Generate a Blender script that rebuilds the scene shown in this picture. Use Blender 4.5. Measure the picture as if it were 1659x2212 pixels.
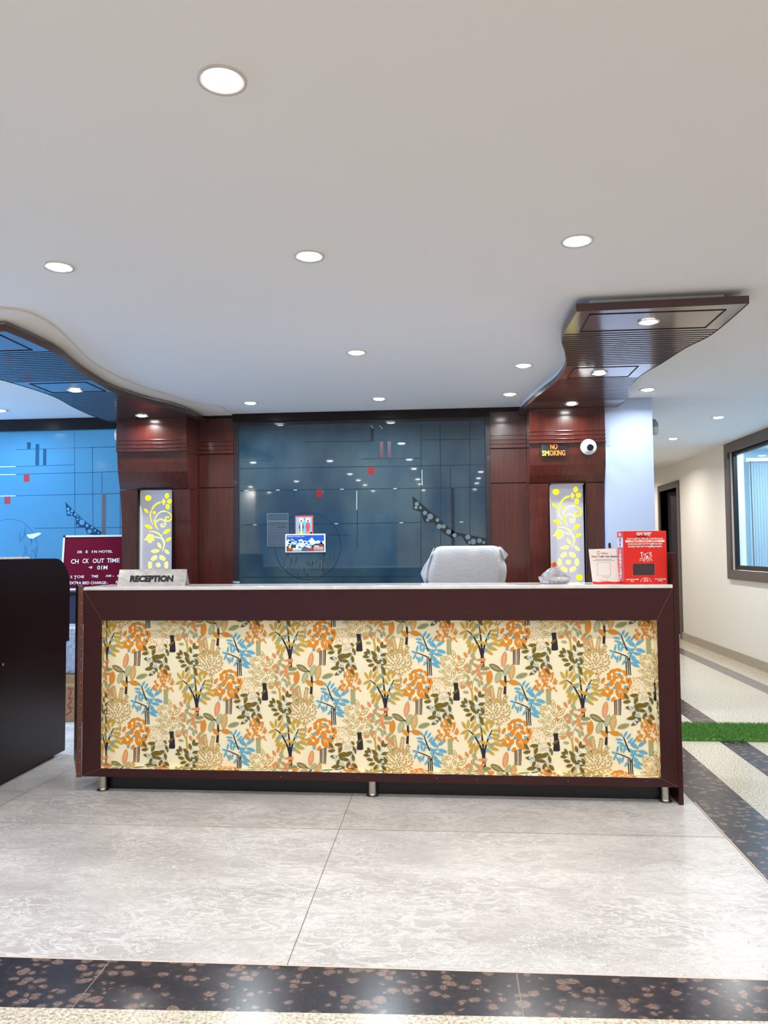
import bpy, bmesh, math, random
from mathutils import Vector, Matrix, Euler
for o in list(bpy.data.objects): bpy.data.objects.remove(o)
SC = bpy.context.scene; COL = SC.collection
PI = math.pi
# ---------------------------------------------------------------- camera, world, exposure
FPX = 1662.0
cam = bpy.data.cameras.new('camera'); camo = bpy.data.objects.new('camera', cam); COL.objects.link(camo)
cam.sensor_fit = 'VERTICAL'; cam.sensor_height = 36.0; cam.lens = FPX / 2212 * 36.0; cam.clip_start = .05; cam.clip_end = 100
YAW, PITCH, ROLL = math.radians(5.157), math.radians(2.825), math.radians(.487)
fw = Vector((-math.sin(YAW)*math.cos(PITCH), math.cos(YAW)*math.cos(PITCH), math.sin(PITCH)))
r0 = Vector((math.cos(YAW), math.sin(YAW), 0)); u0 = r0.cross(fw)
rr = r0*math.cos(ROLL) - u0*math.sin(ROLL); uu = r0*math.sin(ROLL) + u0*math.cos(ROLL)
camo.matrix_world = Matrix(((rr.x, uu.x, -fw.x, 0), (rr.y, uu.y, -fw.y, 0), (rr.z, uu.z, -fw.z, 1.26), (0, 0, 0, 1)))
SC.camera = camo
wd = bpy.data.worlds.new('world'); SC.world = wd; wd.use_nodes = True
wd.node_tree.nodes['Background'].inputs[0].default_value = (.30, .48, .80, 1)
wd.node_tree.nodes['Background'].inputs[1].default_value = .9
SC.view_settings.view_transform = 'Standard'; SC.view_settings.look = 'None'
SC.view_settings.gamma = 1; SC.view_settings.use_curve_mapping = False
SC.view_settings.exposure = 0.0
LAMP_W = 6.6          # radiant watts of one ceiling downlight
CEIL = 2.43
# ---------------------------------------------------------------- materials
def lin(r, g, b):
    f = lambda c: (c/255/12.92 if c/255 <= .04045 else ((c/255+.055)/1.055)**2.4)
    return (f(r), f(g), f(b), 1)
def mat(name, col, rough=.5, metal=0, coat=0, emit=None, es=0, spec=.5, coat_rough=.05):
    m = bpy.data.materials.new(name); m.use_nodes = True
    b = m.node_tree.nodes['Principled BSDF']
    b.inputs['Base Color'].default_value = col if len(col) == 4 else (*col, 1)
    b.inputs['Roughness'].default_value = rough; b.inputs['Metallic'].default_value = metal
    b.inputs['Coat Weight'].default_value = coat; b.inputs['Coat Roughness'].default_value = coat_rough
    b.inputs['Specular IOR Level'].default_value = spec
    if emit:
        b.inputs['Emission Color'].default_value = emit if len(emit) == 4 else (*emit, 1)
        b.inputs['Emission Strength'].default_value = es
    return m
def N(m, t, **k):
    n = m.node_tree.nodes.new(t)
    for a, v in k.items(): setattr(n, a, v)
    return n
def L(m, a, b): m.node_tree.links.new(a, b)
def coords(m, scale=(1, 1, 1), rot=(0, 0, 0)):
    g = N(m, 'ShaderNodeNewGeometry'); mp = N(m, 'ShaderNodeMapping')
    mp.inputs['Scale'].default_value = scale; mp.inputs['Rotation'].default_value = rot
    L(m, g.outputs['Position'], mp.inputs['Vector']); return mp.outputs['Vector']
def noise(m, vec, scale, detail=4, rough=.5, dist=0):
    n = N(m, 'ShaderNodeTexNoise'); n.inputs['Scale'].default_value = scale; n.inputs['Detail'].default_value = detail
    n.inputs['Roughness'].default_value = rough; n.inputs['Distortion'].default_value = dist
    L(m, vec, n.inputs['Vector']); return n.outputs['Fac']
def ramp(m, fac, stops):
    r = N(m, 'ShaderNodeValToRGB'); e = r.color_ramp.elements
    while len(e) < len(stops): e.new(.5)
    for i, (p, c) in enumerate(stops): e[i].position = p; e[i].color = c if len(c) == 4 else (*c, 1)
    L(m, fac, r.inputs['Fac']); return r.outputs['Color']
def mix(m, fac, a, b, mode='MIX'):
    n = N(m, 'ShaderNodeMix', data_type='RGBA', blend_type=mode)
    if isinstance(fac, (int, float)): n.inputs[0].default_value = fac
    else: L(m, fac, n.inputs[0])
    for k, v in ((6, a), (7, b)):
        if isinstance(v, tuple): n.inputs[k].default_value = v if len(v) == 4 else (*v, 1)
        else: L(m, v, n.inputs[k])
    return n.outputs[2]
def setc(m, c): L(m, c, m.node_tree.nodes['Principled BSDF'].inputs['Base Color'])
def bump(m, h, strength=.2, dist=.01):
    b = N(m, 'ShaderNodeBump'); b.inputs['Strength'].default_value = strength; b.inputs['Distance'].default_value = dist
    L(m, h, b.inputs['Height']); L(m, b.outputs['Normal'], m.node_tree.nodes['Principled BSDF'].inputs['Normal'])
def wood(name, c1, c2, axis='z', rough=.3, coat=.6, coat_rough=.1, spec=.5):
    m = mat(name, c1, rough, coat=coat, coat_rough=coat_rough, spec=spec)
    s = {'z': (38, 38, 1.3), 'x': (1.3, 38, 38), 'y': (38, 1.3, 38)}[axis]
    n1 = noise(m, coords(m, s), 1.6, 5, .6); n2 = noise(m, coords(m, tuple(v*3.2 for v in s)), 2.2, 3, .6)
    c = mix(m, n2, ramp(m, n1, [(.3, c1), (.72, c2)]), c1); setc(m, c); return m
WOOD = wood('mahogany_counter', lin(52, 17, 19), lin(66, 24, 24), 'x', .36, .14, .2, .3)
WOODV = wood('mahogany_counter_upright', lin(52, 17, 19), lin(66, 24, 24), 'z', .36, .14, .2, .3)
WEDGE = wood('raw_wood_edge', lin(96, 56, 42), lin(122, 72, 52), 'z', .5, .1)
WCOL = wood('red_mahogany', lin(54, 17, 13), lin(108, 38, 22), 'z', .3, .7, .12)
WDARK = wood('dark_mahogany_desk', lin(22, 8, 9), lin(38, 16, 14), 'z', .36, .12, .2, .22)
WCAN = wood('canopy_mahogany', lin(62, 26, 22), lin(86, 40, 32), 'x', .3, 1, .1, .7)
WCAN.node_tree.nodes['Principled BSDF'].inputs['Coat IOR'].default_value = 1.85
WCANE = wood('canopy_edge_mahogany', lin(66, 40, 38), lin(88, 56, 52), 'x', .4, .3, .2)
GROOVE = mat('groove_dark', lin(22, 10, 10), .6)
FRAMEB = mat('window_frame_dark', lin(34, 28, 36), .35, coat=.3)
FRAMEG = mat('grey_brown_frame', lin(92, 80, 76), .45)
BLACK = mat('black_paint', lin(14, 14, 18), .4)
PAINTW = mat('ceiling_paint', lin(226, 225, 226), .85, spec=.2)
PAINTB = mat('cream_wall_paint', lin(232, 227, 219), .8, spec=.2)
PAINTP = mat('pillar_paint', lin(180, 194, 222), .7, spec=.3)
PAINTS = mat('soffit_paint', lin(222, 215, 205), .85, spec=.2)
WHITE = mat('white_plastic', lin(238, 238, 236), .35)
CHROME = mat('brushed_steel', lin(190, 186, 178), .28, metal=1)
STONE = mat('counter_slab', lin(226, 222, 222), .1, spec=.6)
setc(STONE, ramp(STONE, noise(STONE, coords(STONE, (2, 6, 2)), 3, 6, .6, 1.5), [(.3, lin(214, 210, 212)), (.6, lin(236, 232, 230))]))
RED = mat('red_card', lin(222, 30, 22), .35)
PINK = mat('faded_red_side', lin(216, 92, 96), .5)
INK = mat('black_ink', lin(18, 16, 20), .5)
INKW = mat('white_ink', lin(244, 240, 236), .5)
INKR = mat('red_ink', lin(206, 44, 46), .5)
INKG = mat('grey_ink', lin(120, 118, 120), .6)
# marble
MARB = mat('grey_marble', lin(200, 198, 196), .34, spec=.24)
v = coords(MARB, (1, 1.9, 1), (0, 0, .16)); n1 = noise(MARB, v, 1.6, 4, .6, .8)
base = ramp(MARB, n1, [(.32, lin(176, 172, 172)), (.5, lin(190, 187, 185)), (.68, lin(204, 201, 199))])
def veins(sc, dist, w, col, amt, base, rot=.2, det=3, msc=2.5, mlo=.42, mhi=.6):
    n = noise(MARB, coords(MARB, (1, 2.2, 1), (0, 0, rot)), sc, det, .62, dist)
    r_ = ramp(MARB, n, [(.5-w, (0, 0, 0)), (.5, (1, 1, 1)), (.5+w, (0, 0, 0))])
    msk = ramp(MARB, noise(MARB, coords(MARB, (1, 1.3, 1), (0, 0, rot+1)), msc, 3), [(mlo, (0, 0, 0)), (mhi, (amt, amt, amt))])
    return mix(MARB, mix(MARB, 1.0, r_, msk, 'MULTIPLY'), base, col)
base = veins(7, 1.2, .06, lin(222, 220, 219), .8, base, .3, 5, 1.3, .35, .55)
base = veins(3.2, 2.2, .007, lin(120, 116, 118), .75, base, -.35, 6, 2.2)
base = veins(5.5, 2.6, .011, lin(250, 250, 250), .9, base, .1, 4, 3)
base = veins(10, 2.0, .014, lin(244, 244, 244), .8, base, .5, 3, 4)
base = veins(6, 1.6, .008, lin(132, 128, 126), .7, base, .55, 5, 3.1); setc(MARB, base)
# terrazzo
TERR = mat('beige_terrazzo', lin(196, 188, 172), .22, spec=.5)
t1 = noise(TERR, coords(TERR), 95, 3, .7); t2 = noise(TERR, coords(TERR), 1.6, 2)
setc(TERR, mix(TERR, .25, ramp(TERR, t1, [(.38, lin(134, 120, 98)), (.5, lin(196, 186, 166)), (.6, lin(226, 220, 206))]), ramp(TERR, t2, [(.3, lin(206, 200, 190)), (.7, lin(190, 178, 156))])))
GRAN = mat('black_granite', lin(34, 34, 40), .22, spec=.35)
gv = N(GRAN, 'ShaderNodeTexVoronoi'); gv.inputs['Scale'].default_value = 25; gv.inputs['Randomness'].default_value = 1
gw = N(GRAN, 'ShaderNodeVectorMath', operation='ADD'); gnn = N(GRAN, 'ShaderNodeTexNoise'); gnn.inputs['Scale'].default_value = 14; gnn.inputs['Detail'].default_value = 5
gsc = N(GRAN, 'ShaderNodeVectorMath', operation='SCALE'); gsc.inputs['Scale'].default_value = .05; gcd = coords(GRAN, (1, 1.25, 1))
L(GRAN, gcd, gnn.inputs['Vector']); L(GRAN, gnn.outputs['Color'], gsc.inputs[0]); L(GRAN, gcd, gw.inputs[0]); L(GRAN, gsc.outputs[0], gw.inputs[1]); L(GRAN, gw.outputs[0], gv.inputs['Vector'])
gm = N(GRAN, 'ShaderNodeMath', operation='MULTIPLY_ADD'); gsp = N(GRAN, 'ShaderNodeSeparateColor'); L(GRAN, gv.outputs['Color'], gsp.inputs[0])
L(GRAN, gsp.outputs[0], gm.inputs[0]); gm.inputs[1].default_value = -.50; L(GRAN, gv.outputs['Distance'], gm.inputs[2])
g2 = noise(GRAN, coords(GRAN), 110, 4, .7)
gc = ramp(GRAN, gm.outputs[0], [(0, lin(128, 106, 96)), (.05, lin(100, 84, 78)), (.11, lin(58, 54, 60)), (.5, lin(44, 44, 52))])
setc(GRAN, mix(GRAN, ramp(GRAN, g2, [(.42, (0, 0, 0)), (.62, (.65, .65, .65))]), gc, lin(34, 34, 42)))
GREYST = mat('grey_granite_band', lin(112, 106, 104), .2, spec=.5)
setc(GREYST, ramp(GREYST, noise(GREYST, coords(GREYST), 60, 3), [(.35, lin(96, 90, 90)), (.65, lin(126, 120, 116))]))
SKIRT = mat('stone_skirting', lin(168, 158, 140), .3)
setc(SKIRT, ramp(SKIRT, noise(SKIRT, coords(SKIRT), 80, 3), [(.35, lin(140, 128, 108)), (.65, lin(186, 176, 156))]))
GROUT = mat('grout', lin(128, 118, 104), .8)
GLASSD = mat('dark_frosted_glass', lin(44, 70, 84), .03, spec=.9)
gg = N(GLASSD, 'ShaderNodeNewGeometry'); gs = N(GLASSD, 'ShaderNodeSeparateXYZ'); L(GLASSD, gg.outputs['Position'], gs.inputs[0])
nn = noise(GLASSD, coords(GLASSD, (1.6, 1, 1.2)), 1.5, 3)
setc(GLASSD, ramp(GLASSD, nn, [(.35, lin(28, 54, 72)), (.65, lin(60, 80, 88))]))
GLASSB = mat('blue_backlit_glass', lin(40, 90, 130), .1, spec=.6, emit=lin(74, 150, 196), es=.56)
# ---------------------------------------------------------------- object helpers
def tag(o, label=None, cat=None, group=None, kind=None):
    if label: o['label'] = label
    if cat: o['category'] = cat
    if group: o['group'] = group
    if kind: o['kind'] = kind
    return o
def empty(name, loc, label, cat, group=None, rz=0):
    o = bpy.data.objects.new(name, None); COL.objects.link(o); o.location = loc; o.rotation_euler = (0, 0, rz)
    o.empty_display_size = .1; return tag(o, label, cat, group)
def link(name, bm, m, parent=None, smooth=False, world=True):
    """bmesh in world coordinates -> object; stays in place under its parent"""
    me = bpy.data.meshes.new(name); bm.normal_update(); bm.to_mesh(me); bm.free()
    for mm in (m if isinstance(m, (list, tuple)) else [m]): me.materials.append(mm)
    if smooth:
        for p in me.polygons: p.use_smooth = True
    o = bpy.data.objects.new(name, me); COL.objects.link(o)
    if parent:
        o.parent = parent
        if world: o.matrix_parent_inverse = pm(parent).inverted()
    return o
def pm(o):
    m = Matrix.LocRotScale(o.location, o.rotation_euler, o.scale)
    if o.parent: m = pm(o.parent) @ o.matrix_parent_inverse @ m
    return m
def box(bm, x0, x1, y0, y1, z0, z1, mi=0):
    vs = [bm.verts.new(p) for p in ((x0, y0, z0), (x1, y0, z0), (x1, y1, z0), (x0, y1, z0), (x0, y0, z1), (x1, y0, z1), (x1, y1, z1), (x0, y1, z1))]
    for f in ((0, 3, 2, 1), (4, 5, 6, 7), (0, 1, 5, 4), (1, 2, 6, 5), (2, 3, 7, 6), (3, 0, 4, 7)):
        bm.faces.new([vs[i] for i in f]).material_index = mi
    return vs
def B(*a):
    bm = bmesh.new()
    for q in (a if isinstance(a[0], (tuple, list)) else [a]): box(bm, *q)
    return bm
def bev(bm, w=.004, seg=2):
    bmesh.ops.bevel(bm, geom=bm.edges[:], offset=w, segments=seg, profile=.6, affect='EDGES'); return bm
def prism(pts, z0, z1, bm=None, ax='z'):
    """extrude a polygon: ax z -> pts are xy; ax y -> pts are xz (z0,z1 become y); ax x -> pts are yz"""
    bm = bm or bmesh.new()
    def P(a, b, h): return {'z': (a, b, h), 'y': (a, h, b), 'x': (h, a, b)}[ax]
    lo = [bm.verts.new(P(a, b, z0)) for a, b in pts]; hi = [bm.verts.new(P(a, b, z1)) for a, b in pts]
    bm.faces.new(lo[::-1]); bm.faces.new(hi)
    n = len(pts)
    for i in range(n): bm.faces.new((lo[i], lo[(i+1) % n], hi[(i+1) % n], hi[i]))
    bmesh.ops.recalc_face_normals(bm, faces=bm.faces[:]); return bm
def lathe(prof, c, seg=28, bm=None, axis='z', caps=True):
    bm = bm or bmesh.new(); rings = []
    for r, h in prof:
        ring = []
        for i in range(seg):
            a = 2*PI*i/seg; p = (r*math.cos(a), r*math.sin(a), h)
            if axis == 'y': p = (p[0], p[2], p[1])
            if axis == 'x': p = (p[2], p[0], p[1])
            ring.append(bm.verts.new((c[0]+p[0], c[1]+p[1], c[2]+p[2])))
        rings.append(ring)
    for a, b in zip(rings, rings[1:]):
        for i in range(seg): bm.faces.new((a[i], a[(i+1) % seg], b[(i+1) % seg], b[i]))
    if caps:
        bm.faces.new(rings[0][::-1]); bm.faces.new(rings[-1])
    bmesh.ops.recalc_face_normals(bm, faces=bm.faces[:]); return bm
def tube(pts, r, bm=None, seg=8):
    bm = bm or bmesh.new(); pts = [Vector(p) for p in pts]; rings = []
    for i, p in enumerate(pts):
        d = (pts[min(i+1, len(pts)-1)] - pts[max(i-1, 0)]).normalized()
        a = d.cross(Vector((0, 0, 1)) if abs(d.z) < .9 else Vector((1, 0, 0))).normalized(); b = d.cross(a)
        rings.append([bm.verts.new(p + r*(a*math.cos(2*PI*k/seg) + b*math.sin(2*PI*k/seg))) for k in range(seg)])
    for a, b in zip(rings, rings[1:]):
        for k in range(seg): bm.faces.new((a[k], a[(k+1) % seg], b[(k+1) % seg], b[k]))
    bm.faces.new(rings[0][::-1]); bm.faces.new(rings[-1])
    bmesh.ops.recalc_face_normals(bm, faces=bm.faces[:]); return bm
def struct(name, bm, m): return tag(link(name, bm, m), kind='structure')
def spline(pts, n=8, closed=False):
    P = [Vector((*p, 0)) if len(p) == 2 else Vector(p) for p in pts]; out = []
    m = len(P); rng = m if closed else m-1
    for i in range(rng):
        g = lambda k: P[k % m] if closed else P[max(0, min(m-1, k))]
        p0, p1, p2, p3 = g(i-1), g(i), g(i+1), g(i+2)
        for k in range(n):
            t = k/n
            out.append(.5*((2*p1) + (p2-p0)*t + (2*p0-5*p1+4*p2-p3)*t*t + (3*p1-p0-3*p2+p3)*t**3))
    if not closed: out.append(P[-1])
    return [(q.x, q.y) for q in out]
def text(s, size, loc, m, parent, rot=(PI/2, 0, 0), align='LEFT', ext=.0006, off=0, name='lettering', sx=1.0, shear=0, space=1.0, fitw=None):
    cu = bpy.data.curves.new('t', 'FONT'); cu.body = s; cu.size = size; cu.extrude = ext; cu.align_x = align; cu.offset = off
    cu.space_character = space; cu.shear = shear; cu.resolution_u = 3
    o = bpy.data.objects.new('t', cu); COL.objects.link(o)
    me = bpy.data.meshes.new_from_object(o); bpy.data.objects.remove(o)
    if fitw:
        xs = [v_.co.x for v_ in me.vertices]; k = fitw/(max(xs)-min(xs)); x_0 = min(xs)
        for v_ in me.vertices: v_.co.x = (v_.co.x-x_0)*k
    T = Matrix.LocRotScale(Vector(loc), Euler(rot), Vector((sx, 1, 1)))
    me.transform(T); me.materials.clear(); me.materials.append(m)
    ob = bpy.data.objects.new(name, me); COL.objects.link(ob)
    if parent: ob.parent = parent; ob.matrix_parent_inverse = pm(parent).inverted()
    return ob
def join_text(items, parent, name='lettering'):
    """several text meshes -> one mesh (one printed part)"""
    bm = bmesh.new(); mats = []
    for it in items:
        o = text(*it[:4], None, **it[4]) if len(it) > 4 else text(*it, None)
        m = it[3]
        if m not in mats: mats.append(m)
        k = len(bm.faces); bm.from_mesh(o.data); bm.faces.ensure_lookup_table()
        for f in bm.faces[k:]: f.material_index = mats.index(m)
        bpy.data.objects.remove(o)
    return link(name, bm, mats, parent)
# ---------------------------------------------------------------- room shell
def quadfloor():
    bm = bmesh.new()
    def q(pts, mi):
        f = bm.faces.new([bm.verts.new((x, y, 0)) for x, y in pts]); f.material_index = mi
    a = lambda x: 2.379 + .018*x
    b = lambda x: 2.155 + .045*x
    q([(-6, a(-6)), (1.155, a(1.155)), (1.18, 13.5), (-6, 13.5)], 0)
    q([(-6, b(-6)), (1.155, b(1.155)), (1.155, a(1.155)), (-6, a(-6))], 1)
    q([(-6, -3.5), (1.155, -3.5), (1.155, b(1.155)), (-6, b(-6))], 2)
    xs = [1.155, 1.425, 1.70, 1.87, 2.66, 2.82, 3.12]; ms = [1, 2, 1, 2, 3, 2]
    for i in range(6):
        x0, x1 = xs[i], xs[i+1]
        q([(x0, -3.5), (x1, -3.5), (x1, 13.5), (x0 + (.025 if i == 0 else 0), 13.5)], ms[i])
    return bm
bm = quadfloor(); box(bm, -6, 3.3, -3.5, 13.5, -.1, -.002)
struct('floor', bm, [MARB, GRAN, TERR, GREYST])
bm = bmesh.new()
def seam(p, q, w=.0016):
    d = Vector((q[0]-p[0], q[1]-p[1], 0)).normalized(); n = Vector((-d.y, d.x, 0))*w
    f = bm.faces.new([bm.verts.new((x, y, .0004)) for x, y in ((p[0]+n.x, p[1]+n.y), (p[0]-n.x, p[1]-n.y), (q[0]-n.x, q[1]-n.y), (q[0]+n.x, q[1]+n.y))])
for p, q in [((-6, 3.46), (1.158, 3.53)), ((-.522, 2.37), (-.56, 6.4)), ((-2.35, 2.34), (-2.12, 6.4)), ((-6, 5.0), (1.16, 5.05)),
             ((-1.074, 2.36), (-1.069, 2.108)), ((.169, 2.382), (.171, 2.163)), ((1.157, 4.1), (1.425, 4.1)), ((1.7, 4.9), (1.87, 4.9))]: seam(p, q)
struct('trim_1', bm, GROUT)
bm = bmesh.new(); seam((-6, 2.379-.108), (1.155, 2.40), .004); seam((1.157, 2.40), (1.17, 4.0), .003)
struct('trim_2', bm, mat('pale_joint', lin(206, 190, 178), .6))
struct('ceiling', B(-6, 3.3, -3.5, 13.5, CEIL, CEIL+.12), PAINTW)
struct('wall_left', B((-6.12, -6, -3.5, 3.2, 0, CEIL), (-6.12, -6, 6.2, 13.5, 0, CEIL), (-6.12, -6, 3.2, 6.2, 0, .7), (-6.12, -6, 3.2, 6.2, 2.3, CEIL)), PAINTB)
w4 = bpy.data.objects.new('added_blue_window', None); COL.objects.link(w4); w4.location = (-6, 4.7, .7); w4['kind'] = 'structure'  # unseen window, added to throw blue light on the left canopy and ceiling
link('pane', B(-6.08, -6.06, 3.2, 6.2, .7, 2.3), mat('added_glow_pane', lin(90, 160, 220), .2, emit=lin(90, 170, 235), es=1.6), w4)  # glowing pane of the added window
link('window_frame', B((-6.09, -5.98, 3.14, 3.2, .64, 2.36), (-6.09, -5.98, 6.2, 6.26, .64, 2.36), (-6.09, -5.98, 3.2, 6.2, .64, .7), (-6.09, -5.98, 3.2, 6.2, 2.3, 2.36)), FRAMEB, w4)
wl = bpy.data.lights.new('added_blue_light', 'AREA'); wl.shape = 'RECTANGLE'; wl.size = 2.9; wl.size_y = 1.5; wl.energy = 120; wl.color = (.26, .58, 1)  # added blue fill lamp in the unseen left opening
wo = bpy.data.objects.new('added_blue_light', wl); COL.objects.link(wo); wo.location = (-6.03, 4.7, 1.5); wo.rotation_euler = (0, -PI/2, PI/2); wo.rotation_euler = (PI/2, 0, -PI/2)
struct('wall_rear', B((-6, -4.2, -3.62, -3.5, 0, CEIL), (-1.2, 3.12, -3.62, -3.5, 0, CEIL), (-4.2, -1.2, -3.62, -3.5, 2.1, CEIL)), PAINTB)
struct('wall_back', B(-6, 1.2, 6.5, 6.62, 0, CEIL), PAINTB)
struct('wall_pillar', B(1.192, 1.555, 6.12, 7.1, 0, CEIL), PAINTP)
struct('wall_corridor', B(1.1, 1.2, 7.1, 13.5, 0, CEIL), PAINTB)
struct('wall_far', B(1.1, 3.3, 13.5, 13.62, 0, CEIL), PAINTB)
WX = 3.12
wy0, wy1, wz0, wz1 = 5.6, 8.98, 1.0, 2.34      # window hole
dy0, dy1, dz = 11.03, 11.93, 2.10              # door hole
struct('wall_right', B((WX, WX+.15, -3.5, wy0, 0, CEIL), (WX, WX+.15, wy0, wy1, 0, wz0), (WX, WX+.15, wy0, wy1, wz1, CEIL),
    (WX, WX+.15, wy1, dy0, 0, CEIL), (WX, WX+.15, dy0, dy1, dz, CEIL), (WX, WX+.15, dy1, 13.5, 0, CEIL)), PAINTB)
struct('baseboard_right', B((WX-.018, WX, -3.5, dy0-.09, 0, .10), (WX-.018, WX, dy1+.09, 13.5, 0, .10)), SKIRT)
# right window
def rframe(y0, y1, z0, z1, w, x0, x1):
    return B((x0, x1, y0, y1, z0, z0+w), (x0, x1, y0, y1, z1-w, z1), (x0, x1, y0, y0+w, z0+w, z1-w), (x0, x1, y1-w, y1, z0+w, z1-w))
w1 = empty('window_1', (WX, 7.3, .9), None, None); w1['kind'] = 'structure'
link('window_frame', rframe(wy0-.10, wy1+.10, wz0-.10, wz1+.085, .105, WX-.03, WX), FRAMEG, w1)
link('window_sash', rframe(wy0+.006, wy1-.006, wz0+.006, wz1-.006, .05, WX+.02, WX+.06), BLACK, w1)
gp = mat('clear_glass', (.9, .97, 1), .02); nt = gp.node_tree
mx = N(gp, 'ShaderNodeMixShader'); tr = N(gp, 'ShaderNodeBsdfTransparent'); gl = N(gp, 'ShaderNodeBsdfGlossy'); gl.inputs['Roughness'].default_value = .03
tr.inputs[0].default_value = (.82, .93, 1, 1)
fr = N(gp, 'ShaderNodeLayerWeight'); pw = N(gp, 'ShaderNodeMath', operation='POWER'); pw.inputs[1].default_value = 5
L(gp, fr.outputs['Facing'], pw.inputs[0]); L(gp, pw.outputs[0], mx.inputs[0]); L(gp, tr.outputs[0], mx.inputs[1]); L(gp, gl.outputs[0], mx.inputs[2])
L(gp, mx.outputs[0], nt.nodes['Material Output'].inputs['Surface'])
link('pane', B(WX+.036, WX+.042, wy0+.05, wy1-.05, wz0+.05, wz1-.05), gp, w1)
# lit room beyond the window, with a pale blue vertical blind
struct('wall_office', B((WX+.15, 4.9, 5.3, 5.4, 0, CEIL), (WX+.15, 4.9, 9.6, 9.7, 0, CEIL), (4.9, 5.0, 5.3, 9.7, 0, CEIL), (WX+.15, 5, 5.3, 9.7, -.1, 0), (WX+.15, 5, 5.3, 9.7, CEIL, CEIL+.1)), mat('office_paint', lin(196, 222, 236), .8))
bm = bmesh.new(); x = 3.50; prev = None; k = 0
while x < 4.8:
    a_ = bm.verts.new((x, 9.45 + (.012 if k % 2 else 0), .3)); b_ = bm.verts.new((x, 9.45 + (.012 if k % 2 else 0), 2.27))
    if prev: bm.faces.new((prev[0], a_, b_, prev[1]))
    prev = (a_, b_); x += .016; k += 1
bmesh.ops.solidify(bm, geom=bm.faces[:], thickness=.002)
bl = empty('window_blind', (4.1, 9.45, 2.31), 'pale blue ribbed vertical blind seen through the right window', 'blind')
link('fabric', bm, mat('blind_fabric', lin(196, 214, 226), .7), bl)
link('head_rail', B(3.46, 4.84, 9.42, 9.48, 2.27, 2.31), WHITE, bl)
link('cord', tube([(3.50, 9.40, 2.27), (3.502, 9.395, 1.7), (3.508, 9.4, .9)], .007), FRAMEG, bl)
al = bpy.data.lights.new('office_light', 'AREA'); al.shape = 'RECTANGLE'; al.size = 1.2; al.size_y = 1.2; al.energy = 85; al.color = (.96, .98, 1)
ao = bpy.data.objects.new('office_light', al); COL.objects.link(ao); ao.location = (4.0, 8.4, CEIL-.02)
# door
d1 = empty('door_1', (WX, (dy0+dy1)/2, 0), None, None); d1['kind'] = 'structure'
link('door_frame', B((WX-.02, WX+.15, dy0-.09, dy0, 0, dz+.09), (WX-.02, WX+.15, dy1, dy1+.09, 0, dz+.09), (WX-.02, WX+.15, dy0, dy1, dz, dz+.09)), FRAMEG, d1)
link('door_leaf', prism([(WX+.10, dy1-.01), (WX+.14, dy1-.01), (WX+.62, dy1-.72), (WX+.58, dy1-.74)], .01, dz-.01), mat('dark_door', lin(50, 44, 52), .5), d1)
struct('wall_store', B((WX+.15, 4.5, 10.6, 10.7, 0, CEIL), (WX+.15, 4.5, 12.3, 12.4, 0, CEIL), (4.5, 4.6, 10.6, 12.4, 0, CEIL), (WX+.15, 4.6, 10.6, 12.4, -.1, 0), (WX+.15, 4.6, 10.6, 12.4, CEIL, CEIL+.1)), mat('store_paint', lin(40, 38, 40), .8))
# ---------------------------------------------------------------- ceiling lamps
LAMPM = mat('lamp_glow', (1, 1, 1), .5, emit=(1, .98, .95), es=28)
LAMPC = mat('lamp_glow_cool', (1, 1, 1), .5, emit=(.86, .95, 1), es=28)
RINGM = mat('lamp_ring', lin(205, 200, 196), .35)
def lamp_proto():
    bm = lathe([(.034, -.006), (.037, .0), (.046, .003), (.052, -.003), (.060, -.006), (.062, 0)], (0, 0, 0), 32, caps=False)
    for v_ in bm.verts: v_.co.z = -abs(v_.co.z) - .0005
    r = bpy.data.meshes.new('trim_ring'); bm.to_mesh(r); bm.free(); r.materials.append(RINGM)
    bm = lathe([(.0405, -.001), (.039, -.006), (.030, -.010), (.016, -.012), (.004, -.0125)], (0, 0, 0), 28)
    l_ = bpy.data.meshes.new('lamp'); bm.to_mesh(l_); bm.free()
    for me in (r, l_):
        for p in me.polygons: p.use_smooth = True
    return r, l_
RME, LME = lamp_proto(); LMC = LME.copy(); LME.materials.append(LAMPM); LMC.materials.append(LAMPC)
def downlight(x, y, z, label, cool=False, w=1.0, group='recessed ceiling downlights', s=1.0, warm=False):
    e = empty('downlight', (x, y, z), label, 'ceiling light', group); e.scale = (s, s, s)
    a = bpy.data.objects.new('trim_ring', RME); b_ = bpy.data.objects.new('lamp', LMC if cool else LME)
    for o in (a, b_): COL.objects.link(o); o.parent = e
    ld = bpy.data.lights.new('lamp_light', 'AREA'); ld.shape = 'DISK'; ld.size = .07; ld.energy = LAMP_W*w; ld.spread = math.radians(160)
    ld.color = (.84, .93, 1) if cool else ((1, .945, .88) if warm else (1, .975, .95))
    lo = bpy.data.objects.new('lamp_light', ld); COL.objects.link(lo); lo.location = (x, y, z-.03)
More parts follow.
